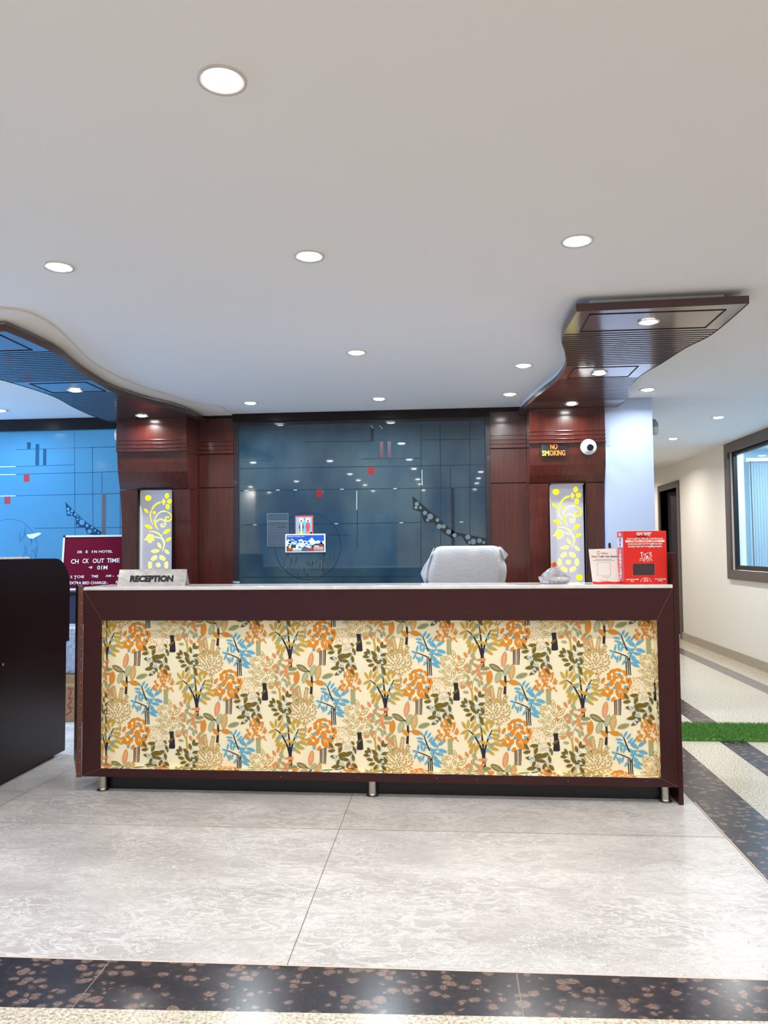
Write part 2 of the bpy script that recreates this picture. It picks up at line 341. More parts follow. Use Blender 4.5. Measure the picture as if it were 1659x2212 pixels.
VIS = [(-.558, 1.813, 'brightest and nearest round downlight at the top of the ceiling', 0, 1.15),
 (-.558, 2.967, 'round downlight above the counter middle, with a wide pale ring', 0, .9),
 (.483, 2.931, 'round downlight in front of the right wooden canopy tip', 0, .9),
 (-1.596, 2.965, 'round downlight at the left edge, before the left canopy', 0, .9),
 (-.559, 4.47, 'bluish downlight at mid ceiling left of the one near the right canopy', 1, 1.3),
 (.458, 4.921, 'bluish downlight just left of the right canopy curved edge', 1, 1.6),
 (-1.585, 5.907, 'downlight over the left end of the centre glass panel', 1, 1.6),
 (-.561, 5.875, 'downlight over the middle of the centre glass panel', 1, 1.6),
 (.436, 5.829, 'warm glowing downlight touching the right canopy back corner', 0, .9),
 (1.443, 5.793, 'bluish downlight right of the right canopy waist, over the white pillar', 1, 1.6),
 (2.39, 7.127, 'nearer of the two small corridor downlights by the right window', 0, 1.6),
 (2.36, 8.459, 'farther of the two small corridor downlights by the right window', 0, 1.6),
 (-3.686, 5.942, 'downlight cut by the left picture edge above the blue glass', 1, 1.6)]
for x, y, lb, c, w in VIS: downlight(x, y, CEIL, lb, bool(c), w if y < 4 else {1.443: 1.0, .436: 1.7}.get(x, 2.4 if y > 5 else 1.9))
for x, y, lb in [(.959, 3.802, 'downlight in the front inlay panel of the right wooden canopy'), (.927, 4.897, 'downlight in the rear inlay panel of the right wooden canopy'),
                 (.908, 5.92, 'downlight at the column end of the right wooden canopy'), (-2.546, 4.963, 'downlight in the inlay panel of the left wooden canopy'),
                 (-2.494, 5.965, 'downlight at the column end of the left wooden canopy')]:
    downlight(x, y, 2.36, lb, False, .55, 'downlights set in the wooden canopies', .85)
for x in (-4.7, -3.66, -2.62, -1.57, -.58, .42, 1.44, 2.38):
    for y in (2.95, 1.2, .15, -.8, -2.2):
        if y == 2.95 and x in (-1.57, -.58, .42): continue
        if y == 1.2 and x == -.58: continue
        if x in (-4.7, -2.62) and y in (1.2, -.8): continue
        downlight(x, y, CEIL, 'round recessed lobby downlight outside the view, near the entrance', False, .86, 'lobby downlights outside the view', warm=True)
downlight(2.37, 10.2, CEIL, 'round recessed corridor downlight hidden at the far end', False, 2.4, 'lobby downlights outside the view', warm=True)
downlight(2.37, 12.2, CEIL, 'round recessed corridor downlight hidden at the far end', False, 2.4, 'lobby downlights outside the view', warm=True)
downlight(2.37, 4.6, CEIL, 'round recessed lobby downlight outside the view, near the entrance', False, .9, 'lobby downlights outside the view')
downlight(-4.7, 5.9, CEIL, 'round recessed lobby downlight outside the view, near the entrance', True, 2.4, 'lobby downlights outside the view')
# ---------------------------------------------------------------- wooden canopies
def canopy(outline, grooves, inlays, label, fasc):
    cx = sum(p[0] for p in outline)/len(outline); cy = sum(p[1] for p in outline)/len(outline)
    e = empty('ceiling_canopy', (cx, cy, CEIL), label, 'canopy')
    link('board', prism(outline, 2.362, 2.395), [WCAN], e)
    bo = [WCANE]
    # edge band
    bm = bmesh.new(); n = len(outline); off = []
    for i in range(n):
        p0, p1, p2 = [Vector(outline[(i+k) % n]) for k in (-1, 0, 1)]
        d1_, d2_ = (p1-p0).normalized(), (p2-p1).normalized(); nn_ = Vector((d1_.y+d2_.y, -d1_.x-d2_.x)).normalized()
        off.append((p1.x + nn_.x*.004, p1.y + nn_.y*.004))
    for i in range(n):
        a, b_ = off[i], off[(i+1) % n]; c, d = outline[i], outline[(i+1) % n]
        vs = [bm.verts.new(p) for p in ((*a, 2.360), (*b_, 2.360), (*b_, 2.397), (*a, 2.397), (*c, 2.360), (*d, 2.360), (*d, 2.397), (*c, 2.397))]
        for f in ((0, 1, 2, 3), (4, 5, 1, 0), (3, 2, 6, 7)): bm.faces.new([vs[k] for k in f])
    bmesh.ops.recalc_face_normals(bm, faces=bm.faces[:])
    link('edge_band', bm, WCANE, e)
    # fluting
    bm = bmesh.new()
    for g0, g1, st in grooves:
        y = g0
        while y < g1:
            xs = []
            for i in range(n):
                (x1, y1), (x2, y2) = outline[i], outline[(i+1) % n]
                if (y1-y)*(y2-y) < 0: xs.append(x1 + (x2-x1)*(y-y1)/(y2-y1))
            if len(xs) >= 2: box(bm, min(xs)+.004, max(xs)-.004, y, y+.012, 2.3608, 2.3622)
            y += st
    link('fluting', bm, GROOVE, e)
    for (x0, x1, y0, y1, sk) in inlays:
        w = .006
        P = [(x0, y0), (x1, y0), (x1+sk, y1), (x0+sk, y1)]; bm = bmesh.new()
        for i in range(4):
            a, b_ = Vector(P[i]), Vector(P[(i+1) % 4]); d = (b_-a).normalized()*w/2; q = Vector((-d.y, d.x))
            prism([tuple(a-d+q), tuple(a-d-q), tuple(b_+d-q), tuple(b_+d+q)], 2.3592, 2.362, bm)
        link('inlay_groove', bm, GROOVE, e)
    link('fascia_box', prism(fasc, 2.395, CEIL-.0005), PAINTW, e)
    return e
rl = spline([(.585, 3.60), (.578, 4.03), (.636, 4.336), (.690, 4.67), (.697, 4.985), (.678, 5.22), (.616, 5.625), (.553, 6.2), (.55, 6.395)], 5)
rr_ = spline([(1.29, 6.395), (1.275, 6.2), (1.295, 5.9), (1.285, 5.72), (1.215, 5.36), (1.206, 5.0), (1.25, 4.69), (1.29, 4.336), (1.345, 4.068), (1.343, 3.57)], 5)
RC = [p for p in rl] + [p for p in rr_]
RC = RC[::-1]
def inset(poly, dx):
    cx = (max(p[0] for p in poly)+min(p[0] for p in poly))/2; cy = 5.0
    n = len(poly); out = []
    for i in range(n):
        p0, p1, p2 = [Vector(poly[(i+k) % n]) for k in (-1, 0, 1)]
        a, b_ = (p1-p0).normalized(), (p2-p1).normalized(); q = Vector((-(a.y+b_.y), a.x+b_.x)).normalized()
        out.append((p1.x+q.x*dx, min(6.395, p1.y+q.y*dx)))
    return out
def ccw(p): return sum(p[i][0]*p[(i+1) % len(p)][1]-p[(i+1) % len(p)][0]*p[i][1] for i in range(len(p))) > 0
if not ccw(RC): RC = RC[::-1]
rfas = [(.66, 3.655), (1.262, 3.64), (1.262, 4.1)] + [(x-.05, y) for x, y in rr_[::-1] if 4.2 < y < 6.3] + [(1.24, 6.395), (.56, 6.395)] + [(x+.010, y) for x, y in rl[::-1] if 4.75 < y < 6.3] + [(.69, 4.5), (.65, 4.1)]
if not ccw(rfas): rfas = rfas[::-1]
canopy(RC, [(3.985, 4.69, .0405), (5.07, 5.8, .0405)], [(.655, 1.272, 3.655, 3.945, 0), (.748, 1.13, 4.745, 5.03, 0)],
       'curved dark wooden ceiling canopy on the right, from the right column to a wide tip', rfas)
ll = spline([(-2.205, 3.59), (-2.19, 3.76), (-2.186, 4.07), (-2.255, 4.41), (-2.308, 4.80), (-2.322, 5.10), (-2.247, 5.49), (-2.164, 5.70), (-2.11, 5.95), (-2.10, 6.395)], 5)
lr = spline([(-2.90, 6.395), (-2.885, 6.05), (-2.89, 5.9), (-2.858, 5.55), (-2.80, 5.17), (-2.815, 4.85), (-2.86, 4.58), (-2.93, 4.3), (-2.96, 3.98), (-2.955, 3.59)], 5)
LC = ll + lr
if not ccw(LC): LC = LC[::-1]
lfas = [(x-.035, y+(.04 if y < 3.7 else 0)) for x, y in ll if y < 6.35] + [(-2.13, 6.395), (-2.87, 6.395)] + [(x+.04, y+(.04 if y < 3.7 else 0)) for x, y in lr if y < 6.3]
if not ccw(lfas): lfas = lfas[::-1]
canopy(LC, [(3.985, 4.69, .0405), (5.07, 6.3, .0405)], [(-2.87, -2.27, 3.655, 3.945, 0), (-2.74, -2.36, 4.745, 5.03, 0)],
       'curved dark wooden ceiling canopy on the left, reflecting blue, above the left column', lfas)
# plaster border round the left canopy
outer = spline([(-3.4, 3.30), (-2.5, 3.34), (-2.15, 3.42), (-2.04, 3.50), (-2.03, 3.72), (-2.09, 4.02), (-2.18, 4.42), (-2.205, 4.787), (-2.18, 5.17), (-2.10, 5.475), (-2.0, 5.89), (-1.87, 6.05), (-1.87, 6.395)], 5)
bpts = outer + [(-2.86, 6.395), (-2.85, 3.9), (-3.4, 3.9)]
if not ccw(bpts): bpts = bpts[::-1]
struct('trim_3', prism(bpts, CEIL-.012, CEIL-.0004), PAINTS)
# ---------------------------------------------------------------- clad columns
def column(x0, x1, label):
    e = empty('clad_column', ((x0+x1)/2, 6.25, 0), label, 'column')
    prof = [(6.10, 2.36), (6.10, 2.090)]
    body = [(6.118, 2.088), (6.122, 2.0), (6.135, 1.92), (6.158, 1.84), (6.180, 1.782)]
    low = [(6.182, 1.776), (6.198, 1.66), (6.214, 1.5), (6.226, 1.3), (6.234, 1.1), (6.24, .8), (6.24, 0)]
    px0, px1 = x0+.155, x1-.148
    def sheet(pr, xa, xb):
        pts = pr + [(6.398, pr[-1][1]), (6.398, pr[0][1])]
        return prism(pts, xa, xb, ax='x')
    link('head_block', sheet(prof, x0, x1), WCOL, e)
    bm = B((x0-.004, x1+.004, 6.094, 6.12, 2.178, 2.186), (x0-.004, x1+.004, 6.094, 6.12, 2.147, 2.155), (x0-.004, x1+.004, 6.094, 6.12, 2.114, 2.122), (x0-.006, x1+.006, 6.090, 6.12, 2.086, 2.092))
    link('moulding', bev(bm, .003), WCOL, e)
    link('upper_panel', sheet(body, x0, x1), WCOL, e)
    bm = sheet(low, x0, px0); sheet_r = prism(low + [(6.398, 0), (6.398, 1.776)], px1, x1, bm, ax='x')
    link('lower_panel', bm, WCOL, e)
    bm = B((px0-.006, px1+.006, 6.165, 6.19, 1.774, 1.786)); box(bm, px0-.006, px0+.0, 6.18, 6.25, .9, 1.776); box(bm, px1, px1+.006, 6.18, 6.25, .9, 1.776)
    link('reveal_frame', bm, WDARK, e)
    # light box in the recess
    lb = empty('light_box', ((px0+px1)/2, 6.26, .96), label.replace('clad column', 'column').join(['', '']) and ('white backlit panel with yellow floral cut-outs in the ' + ('left' if x0 < 0 else 'right') + ' column'), 'light panel', 'floral light panels')
    X0, X1, Z0, Z1 = px0+.012, px1-.008, .985, 1.765
    Yf = 6.245
    WP = mat('light_panel_white', lin(178, 178, 190), .4, emit=lin(200, 198, 216), es=.24)
    link('panel', B(X0, X1, Yf, Yf+.02, Z0, Z1), WP, lb)
    link('side_strip', B((px0+.0005, X0, 6.215, Yf+.02, Z0, Z1), (X0, X1, 6.20, Yf, Z1, Z1+.010)), WHITE, lb)
    link('backing', B(px0+.001, px1-.001, 6.27, 6.39, 0, 1.77), WDARK, e)
    link('under_panel', B(px0+.001, px1-.001, 6.24, 6.27, 0, .982), WCOL, e)
    floral(lb, X0, X1, Z0, Z1, Yf)
    return e
def ribbon(pts, w0, w1, n=7, wm=None):
    c = spline(pts, n); m = len(c); Lf, Rt = [], []
    for i, (x, y) in enumerate(c):
        x2, y2 = c[min(i+1, m-1)]; x1, y1 = c[max(i-1, 0)]; d = math.hypot(x2-x1, y2-y1) or 1; t = i/(m-1)
        w = (w0*(1-t)+w1*t) if wm is None else ((w0+(wm-w0)*2*t) if t < .5 else (wm+(w1-wm)*(2*t-1)))
        nx, ny = -(y2-y1)/d*w/2, (x2-x1)/d*w/2; Lf.append((x+nx, y+ny)); Rt.append((x-nx, y-ny))
    return [[Lf[i], Lf[i+1], Rt[i+1], Rt[i]] for i in range(m-1)]
def leafp(cx, cy, Ln, Wd, ang, n=7, p=.75):
    a = math.radians(ang); ca, sa = math.cos(a), math.sin(a); up, dn = [], []
    for i in range(n+1):
        t = i/n; s = (math.sin(PI*t)**p)*Wd/2; x = (t-.5)*Ln
        up.append((cx+x*ca-s*sa, cy+x*sa+s*ca)); dn.append((cx+x*ca+s*sa, cy+x*sa-s*ca))
    return up + dn[1:-1][::-1]
def ell(cx, cy, a, b, ang=0, n=14):
    q = math.radians(ang); c, s = math.cos(q), math.sin(q)
    return [(cx+a*math.cos(2*PI*i/n)*c-b*math.sin(2*PI*i/n)*s, cy+a*math.cos(2*PI*i/n)*s+b*math.sin(2*PI*i/n)*c) for i in range(n)]
YEL = mat('yellow_backlit', lin(255, 240, 0), .4, emit=lin(255, 240, 10), es=.75)
PAL = mat('pale_yellow_backlit', lin(255, 250, 120), .4, emit=lin(255, 250, 130), es=.70)
VEI = mat('ochre_cut_line', lin(190, 140, 20), .5)
def floral(parent, X0, X1, Z0, Z1, Yf):
    sh = []   # (polygon, material index, layer) in 0..715 x 0..1905 units, y down
    o = lambda x, y: (x-232, y-97)
    Y_, P_, V_ = 0, 1, 2
    def R(pts, w0, w1, m, wm=None): sh.extend((q, m, 0) for q in ribbon([o(*p) for p in pts], w0, w1, 7, wm))
    sh.append((ell(*o(362, 224), 72, 60), Y_, 0)); sh.append((ell(*o(832, 1895), 70, 60), Y_, 0))
    sh.append((ell(*o(503, 527), 36, 30), Y_, 0)); sh.append((ell(*o(600, 1597), 55, 48), P_, 0))
    R([(645, 318), (560, 345), (490, 400), (445, 470)], 40, 30, Y_); R([(432, 485), (412, 560), (425, 670), (475, 775)], 34, 6, Y_)
    R([(755, 500), (660, 510), (570, 570), (518, 655)], 26, 22, P_); R([(765, 505), (850, 540), (905, 610), (880, 680), (820, 705), (765, 675), (770, 630), (810, 618), (845, 630)], 22, 22, Y_, 30)
    R([(512, 670), (520, 740), (550, 820), (605, 880)], 30, 6, Y_, 40); R([(530, 735), (560, 705), (600, 680)], 26, 18, P_)
    R([(570, 690), (650, 665), (730, 690), (760, 750), (730, 810), (680, 815), (655, 785), (680, 765), (715, 760)], 22, 20, P_, 28)
    R([(385, 920), (470, 912), (580, 945), (680, 1015)], 8, 34, P_); R([(490, 1030), (560, 1030), (635, 1050)], 26, 26, P_)
    R([(650, 1030), (710, 1090), (735, 1190), (690, 1318)], 30, 6, P_, 44)
    for x, y, Ln, Wd, a, m in [(318, 487, 135, 62, 42, Y_), (375, 815, 200, 75, 22, Y_), (790, 915, 195, 78, -28, Y_), (833, 1078, 150, 66, -28, Y_),
                               (625, 1200, 150, 66, 55, P_), (532, 1312, 210, 78, -5, P_), (798, 1330, 150, 64, 38, P_)]:
        sh.append((leafp(*o(x, y), Ln, Wd, a), m, 0)); sh.append((leafp(*o(x, y), Ln*.85, 7, a), V_, 1))
    for k in range(6):   # big flower
        a = math.radians(60*k); cx, cy = 600+175*math.cos(a), 1597+150*math.sin(a)
        for dx, dy in ((38, 38), (38, -38)):
            c, s = math.cos(a), math.sin(a); px, py = cx+(dx-30)*c-dy*s, cy+(dx-30)*s+dy*c*.9
            sh.append((ell(*o(px, py), 46, 34, 60*k + (35 if dy > 0 else -35)), P_, 0))
        sh.append((ell(*o(cx+22*math.cos(a), cy+22*math.sin(a)), 38, 34, 60*k), P_, .5))
    for x, y, a in [(790, 185, -75), (850, 298, 0), (810, 410, 75)]:
        sh.append((leafp(*o(x, y), 120, 100, a, 7, .6), Y_, 0)); sh.append((leafp(*o(x, y), 45, 10, a), V_, 1))
    sh.append((ell(*o(715, 305), 50, 30), Y_, 0)); sh.append((ell(*o(715, 262), 16, 20), P_, 0)); sh.append((ell(*o(718, 352), 16, 24), P_, 0))
    sh.append((ell(*o(395, 1050), 80, 60), P_, 0)); sh.append((ell(*o(400, 995), 50, 34), P_, 0)); sh.append((ell(*o(405, 1108), 50, 38), P_, 0))
    sh.append((ell(*o(465, 1000), 26, 24), P_, 0)); sh.append((ell(*o(480, 1080), 26, 26), P_, 0)); sh.append((leafp(*o(310, 1075), 80, 34, -5), P_, 0))
    sh.append((leafp(*o(405, 1050), 120, 56, -8), V_, 1)); sh.append((leafp(*o(405, 1050), 104, 40, -8), P_, 2))
    bm = bmesh.new(); sx, sz = (X1-X0)/715, (Z1-Z0)/1905
    for poly, m, ly in sh:
        y = Yf - .0008 - .0004*ly
        f = bm.faces.new([bm.verts.new((X0+x*sx, y, Z1-z*sz)) for x, z in poly]); f.material_index = m
    link('floral_cutout', bm, [YEL, PAL, VEI], parent)
CL = column(-2.767, -2.174, 'dark red mahogany clad column on the left, beside the blue glass')
CR = column(.606, 1.188, 'dark red mahogany clad column on the right, carrying the no smoking sign')
# wall panels between columns and centre glass
def wpanel(x0, x1, label):
    e = empty('wall_panel', ((x0+x1)/2, 6.45, 0), label, 'wall panel')
    link('upper_panel', B((x0, x1, 6.40, 6.498, 2.200, 2.40), (x0, x1, 6.41, 6.498, 1.808, 2.090)), WCOL, e)
    link('moulding', B((x0, x1, 6.394, 6.498, 2.162, 2.196), (x0, x1, 6.394, 6.498, 2.128, 2.158), (x0, x1, 6.394, 6.498, 2.095, 2.124)), WCOL, e)
    link('lower_panel', B(x0, x1, 6.41, 6.498, 0, 1.800), WCOL, e)
    link('joint', B((x0, x1, 6.42, 6.498, 1.800, 1.808), (x0, x1, 6.42, 6.498, 2.196, 2.200), (x0, x1, 6.42, 6.498, 2.158, 2.162), (x0, x1, 6.42, 6.498, 2.124, 2.128), (x0, x1, 6.42, 6.498, 2.090, 2.095)), GROOVE, e)
wpanel(-2.172, -1.865, 'narrow dark mahogany wall panel between left column and centre glass')
wpanel(.312, .604, 'narrow red mahogany wall panel between centre glass and right column')
struct('trim_4', B((-1.865, .312, 6.37, 6.498, 2.362, 2.428), (-2.2, -1.865, 6.37, 6.498, 2.402, 2.428), (.312, .62, 6.37, 6.498, 2.402, 2.428)), WDARK)
struct('trim_5', B((-6, -2.769, 6.37, 6.498, 2.335, 2.428), (-6, -2.769, 6.36, 6.40, 2.325, 2.345)), WDARK)
struct('trim_6', B(-6, -2.769, 6.42, 6.498, 0, .90), WDARK)
# ---------------------------------------------------------------- glass walls with film pattern
C_LINES = [(-1.28,2.184,-0.614,2.178),(-1.816,1.966,0.28,1.961),(-1.816,1.777,0.277,1.772),(-1.792,1.483,-0.268,1.487),(-1.792,1.038,-0.325,1.038),(-0.26,2.181,0.283,2.175),(-0.767,2.029,-0.262,2.027),(-0.26,2.303,-0.275,0.993),(-0.1,2.299,-0.109,1.304),(0.146,2.331,0.135,1.301),(-0.018,1.959,-0.02,1.765),(-0.804,1.762,-0.808,1.265),(-0.617,2.175,-0.619,2.034),(-1.045,1.39,-0.885,1.389)]
C_BARS = [(-0.689,2.287,-0.66,2.18),(-0.019,1.772,0.009,1.295)]
C_REDBARS = [(-0.611,2.175,-0.582,2.038),(-0.545,2.173,-0.516,2.036)]
C_LIGHT = [(-0.686,2.313,-0.662,2.282),(-0.613,2.311,-0.586,2.28)]
C_RED = [(-0.712,1.96,-0.661,1.895),(-1.155,1.775,-1.105,1.709)]
C_CIRC = (-1.229,1.299,0.284)
C_BAND = [(-0.34,1.71),(-0.244,1.626),(-0.155,1.55),(-0.067,1.467),(0.006,1.406),(0.11,1.383),(0.278,1.347),(0.278,1.297),(0.182,1.279),(0.105,1.305),(0.065,1.373),(-0.024,1.355),(-0.119,1.423),(-0.163,1.486),(-0.245,1.487),(-0.271,1.574),(-0.334,1.597)]
C_HOLES = [(-0.303,1.642,0.0179),(-0.311,1.612,0.0149),(-0.274,1.611,0.0119),(-0.237,1.566,0.0179),(-0.193,1.535,0.0239),(-0.215,1.506,0.0134),(-0.133,1.505,0.0149),(-0.119,1.452,0.0209),(-0.082,1.452,0.0179),(-0.041,1.407,0.0209),(0.006,1.377,0.0179),(0.117,1.361,0.0209),(0.16,1.323,0.0239),(0.212,1.33,0.0194),(0.131,1.316,0.0134),(0.248,1.315,0.0134)]
L_LINES = [(-3.831,2.17,-2.909,2.177),(-3.829,2.02,-3.295,2.027),(-3.828,1.952,-2.885,1.959),(-3.825,1.763,-2.86,1.769),(-3.296,2.305,-3.28,1.41),(-3.131,2.182,-3.118,1.408),(-3.043,1.958,-3.041,1.771),(-2.879,1.922,-2.872,1.406),(-3.651,1.476,-2.835,1.474)]
L_LIGHTL = [(-4.214,2.021,-3.833,2.021),(-4.212,1.953,-3.832,1.951),(-4.209,1.761,-3.829,1.763)]
L_BARS = [(-3.65,2.216,-3.617,2.027),(-3.58,2.171,-3.55,2.028),(-3.728,2.233,-3.696,2.174),(-3.04,1.77,-3.003,1.414)]
L_RED = [(-3.756,1.951,-3.703,1.885),(-3.931,1.757,-3.876,1.692)]
L_CIRC = (-3.881,1.3,0.261)
L_BAND = [(-3.372,1.705),(-3.285,1.615),(-3.171,1.518),(-3.036,1.435),(-3.057,1.402),(-3.17,1.421),(-3.192,1.478),(-3.27,1.481),(-3.275,1.558),(-3.299,1.577),(-3.356,1.582),(-3.364,1.644)]
L_HOLES = [(-3.345,1.639,0.0131),(-3.339,1.609,0.0131),(-3.31,1.622,0.0118),(-3.314,1.595,0.0091),(-3.278,1.591,0.0118),(-3.257,1.574,0.0078),(-3.258,1.549,0.0091),(-3.235,1.556,0.0065),(-3.218,1.523,0.0248),(-3.171,1.494,0.0144),(-3.256,1.495,0.0091),(-3.149,1.443,0.0196),(-3.128,1.477,0.0104),(-3.1,1.45,0.0104),(-3.068,1.429,0.0078)]
LINE = mat('clear_cut_line', lin(20, 34, 44), .3); LINEB = mat('blue_cut_line', lin(16, 66, 112), .3)
LITE = mat('pale_cut_line', lin(170, 190, 190), .3); BARD = mat('dark_clear_bar', lin(26, 34, 42), .2)
REDF = mat('red_film', lin(128, 20, 30), .4); REDD = mat('dull_red_film', lin(70, 34, 44), .4); HOLE = mat('frost_hole', lin(96, 112, 116), .3)
HOLEB = mat('blue_frost_hole', lin(52, 110, 158), .3, emit=lin(84, 170, 226), es=.4); BARB = mat('blue_clear_bar', lin(18, 60, 96), .2); BARG = mat('grey_bar', lin(92, 92, 98), .4)
BLITE = mat('white_cut_line', lin(150, 200, 225), .3, emit=lin(160, 215, 240), es=.5)
YG = 6.425
def rect2(bm, a, y, w=0, mi=0):
    x0, z0, x1, z1 = a
    if w:
        if abs(x1-x0) > abs(z1-z0): P = [(x0, z0-w), (x1, z1-w), (x1, z1+w), (x0, z0+w)]
        else: P = [(x0-w, z0), (x0+w, z0), (x1+w, z1), (x1-w, z1)]
    else: P = [(x0, z0), (x1, z0), (x1, z1), (x0, z1)]
    bm.faces.new([bm.verts.new((px, y, pz)) for px, pz in P]).material_index = mi
def film(par, lines, lights, bars, redbars, reds, circ, band, holes, mats, arc=(0, 360), extra=()):
    bm = bmesh.new()
    for a in lines: rect2(bm, a, YG-.0006, .0026, 0)
    for a in lights: rect2(bm, a, YG-.0007, .0032, 1)
    for cx, cz, r in [circ]:
        n = 72
        for i in range(n):
            a0, a1 = 2*PI*i/n, 2*PI*(i+1)/n
            P = [(cx+q*math.cos(t), cz+q*math.sin(t)) for q, t in ((r, a0), (r, a1), (r-.004, a1), (r-.004, a0))]
            bm.faces.new([bm.verts.new((x, YG-.0008, z)) for x, z in P]).material_index = 0
    link('cut_line', bm, [mats[0], mats[1]], par)
    bm = bmesh.new()
    for a in bars: rect2(bm, a, YG-.0012)
    bm.faces.new([bm.verts.new((x, YG-.0012, z)) for x, z in band])
    link('dark_motif', bm, mats[2], par)
    bm = bmesh.new()
    for x, z, r in holes: bm.faces.new([bm.verts.new((px, YG-.0018, pz)) for px, pz in ell(x, z, r, r)])
    link('bubble', bm, mats[3], par)
    bm = bmesh.new()
    for a in reds: rect2(bm, a, YG-.0012, 0, 0)
    for a in redbars: rect2(bm, a, YG-.0012, 0, 1)
    link('red_square', bm, [REDF, REDD], par)
w2 = empty('window_2', (-.77, 6.45, .9), None, None); w2['kind'] = 'structure'
link('window_frame', B((-1.863, -1.823, 6.40, 6.498, .90, 2.362), (.272, .310, 6.40, 6.498, .90, 2.362), (-1.823, .272, 6.41, 6.498, 2.335, 2.362), (-1.863, .310, 6.38, 6.498, .85, .90)), FRAMEB, w2)
link('pane', B(-1.823, .272, YG, YG+.02, .90, 2.335), GLASSD, w2)
film(w2, C_LINES, [(-1.78,1.777,-1.74,1.777),(-1.5,1.777,-1.47,1.777),(-1.35,1.776,-1.32,1.776),(-.95,1.775,-.92,1.775),(-.5,1.774,-.47,1.774),(-1.7,1.483,-1.67,1.483),(-1.0,1.485,-.97,1.485),(-.45,1.486,-.42,1.486),(.05,1.487,.08,1.487),(-.258,1.93,-.258,1.80),(-.808,1.76,-.810,1.6)] + C_LIGHT, C_BARS, C_REDBARS, C_RED, C_CIRC, C_BAND, C_HOLES, [LINE, LITE, BARD, HOLE])
struct('trim_7', B(-1.865, .312, 6.41, 6.498, 0, .85), WCOL)
w3 = empty('window_3', (-4.4, 6.45, .9), None, None); w3['kind'] = 'structure'
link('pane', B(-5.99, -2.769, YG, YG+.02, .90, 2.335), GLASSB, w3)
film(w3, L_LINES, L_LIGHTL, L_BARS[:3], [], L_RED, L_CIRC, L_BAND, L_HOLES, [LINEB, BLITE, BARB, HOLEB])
bm = bmesh.new(); rect2(bm, L_BARS[3], YG-.0014); link('grey_bar', bm, BARG, w3)
random.seed(4); bm = bmesh.new()
for i in range(70):
    a = random.uniform(-.6, 1.0); rad = L_CIRC[2]*random.uniform(.5, .95); x = L_CIRC[0]+rad*math.cos(a); z = L_CIRC[1]+rad*math.sin(a); h = random.uniform(.01, .07)
    rect2(bm, (x, z, x+.004, z-h), YG-.0016, .0009)
link('scratch', bm, LINEB, w3)
random.seed(9); bm = bmesh.new()
for i in range(60):
    a = random.uniform(3.4, 6.0); rad = C_CIRC[2]*random.uniform(.55, .97); x = C_CIRC[0]+rad*math.cos(a); z = C_CIRC[1]+rad*math.sin(a); h = random.uniform(.01, .06)
    rect2(bm, (x, z, x, z+h), YG-.0016, .0011)
link('scratch', bm, LINE, w2)
bm = bmesh.new(); prism([(-3.72, 1.42), (-3.60, 1.437), (-3.585, 1.425), (-3.66, 1.385), (-3.70, 1.39)], YG-.004, YG-.002, bm, ax='y')
tag(link('paper_scrap', bm, mat('scrap_paper', lin(200, 225, 240), .6)), 'small torn white paper stuck on the blue glass circle', 'paper')
# posters
e = empty('wall_calendar', (-1.486, YG, 1.576), 'faint clear plastic sleeve with a calendar sheet on the dark glass', 'calendar')
link('sleeve', bev(B(-1.578, -1.395, YG-.004, YG-.0022, 1.30, 1.578), .001), mat('dull_sleeve', lin(62, 78, 90), .15), e)
link('sheet', B(-1.570, -1.403, YG-.0052, YG-.0042, 1.308, 1.512), mat('calendar_sheet', lin(74, 84, 98), .3), e)
bm = bmesh.new()
rect2(bm, (-1.578, 1.30, -1.395, 1.30), YG-.006, .0015); rect2(bm, (-1.577, 1.30, -1.577, 1.577), YG-.006, .0015); rect2(bm, (-1.396, 1.30, -1.396, 1.577), YG-.006, .0015); rect2(bm, (-1.578, 1.577, -1.395, 1.577), YG-.006, .0015); rect2(bm, (-1.577, 1.513, -1.396, 1.513), YG-.006, .002)
link('sleeve_edge', bm, mat('sleeve_edge', lin(130, 144, 152), .3), e)
bm = bmesh.new(); rect2(bm, (-1.56, 1.497, -1.41, 1.497), YG-.006, .0015); rect2(bm, (-1.55, 1.483, -1.41, 1.483), YG-.006, .0012)
for r in range(5):
    for c in range(6):
        x = -1.553+c*.024; z = 1.462-r*.025
        if c > 2 and r == 0: rect2(bm, (x, z-.006, x+.014, z+.006), YG-.006)
        else: rect2(bm, (x+.003, z-.003, x+.009, z+.003), YG-.006)
link('print', bm, mat('calendar_print', lin(34, 44, 56), .5), e)
def P2(bm, pts, y, mi):
    bm.faces.new([bm.verts.new((x, y, z)) for x, z in pts]).material_index = mi
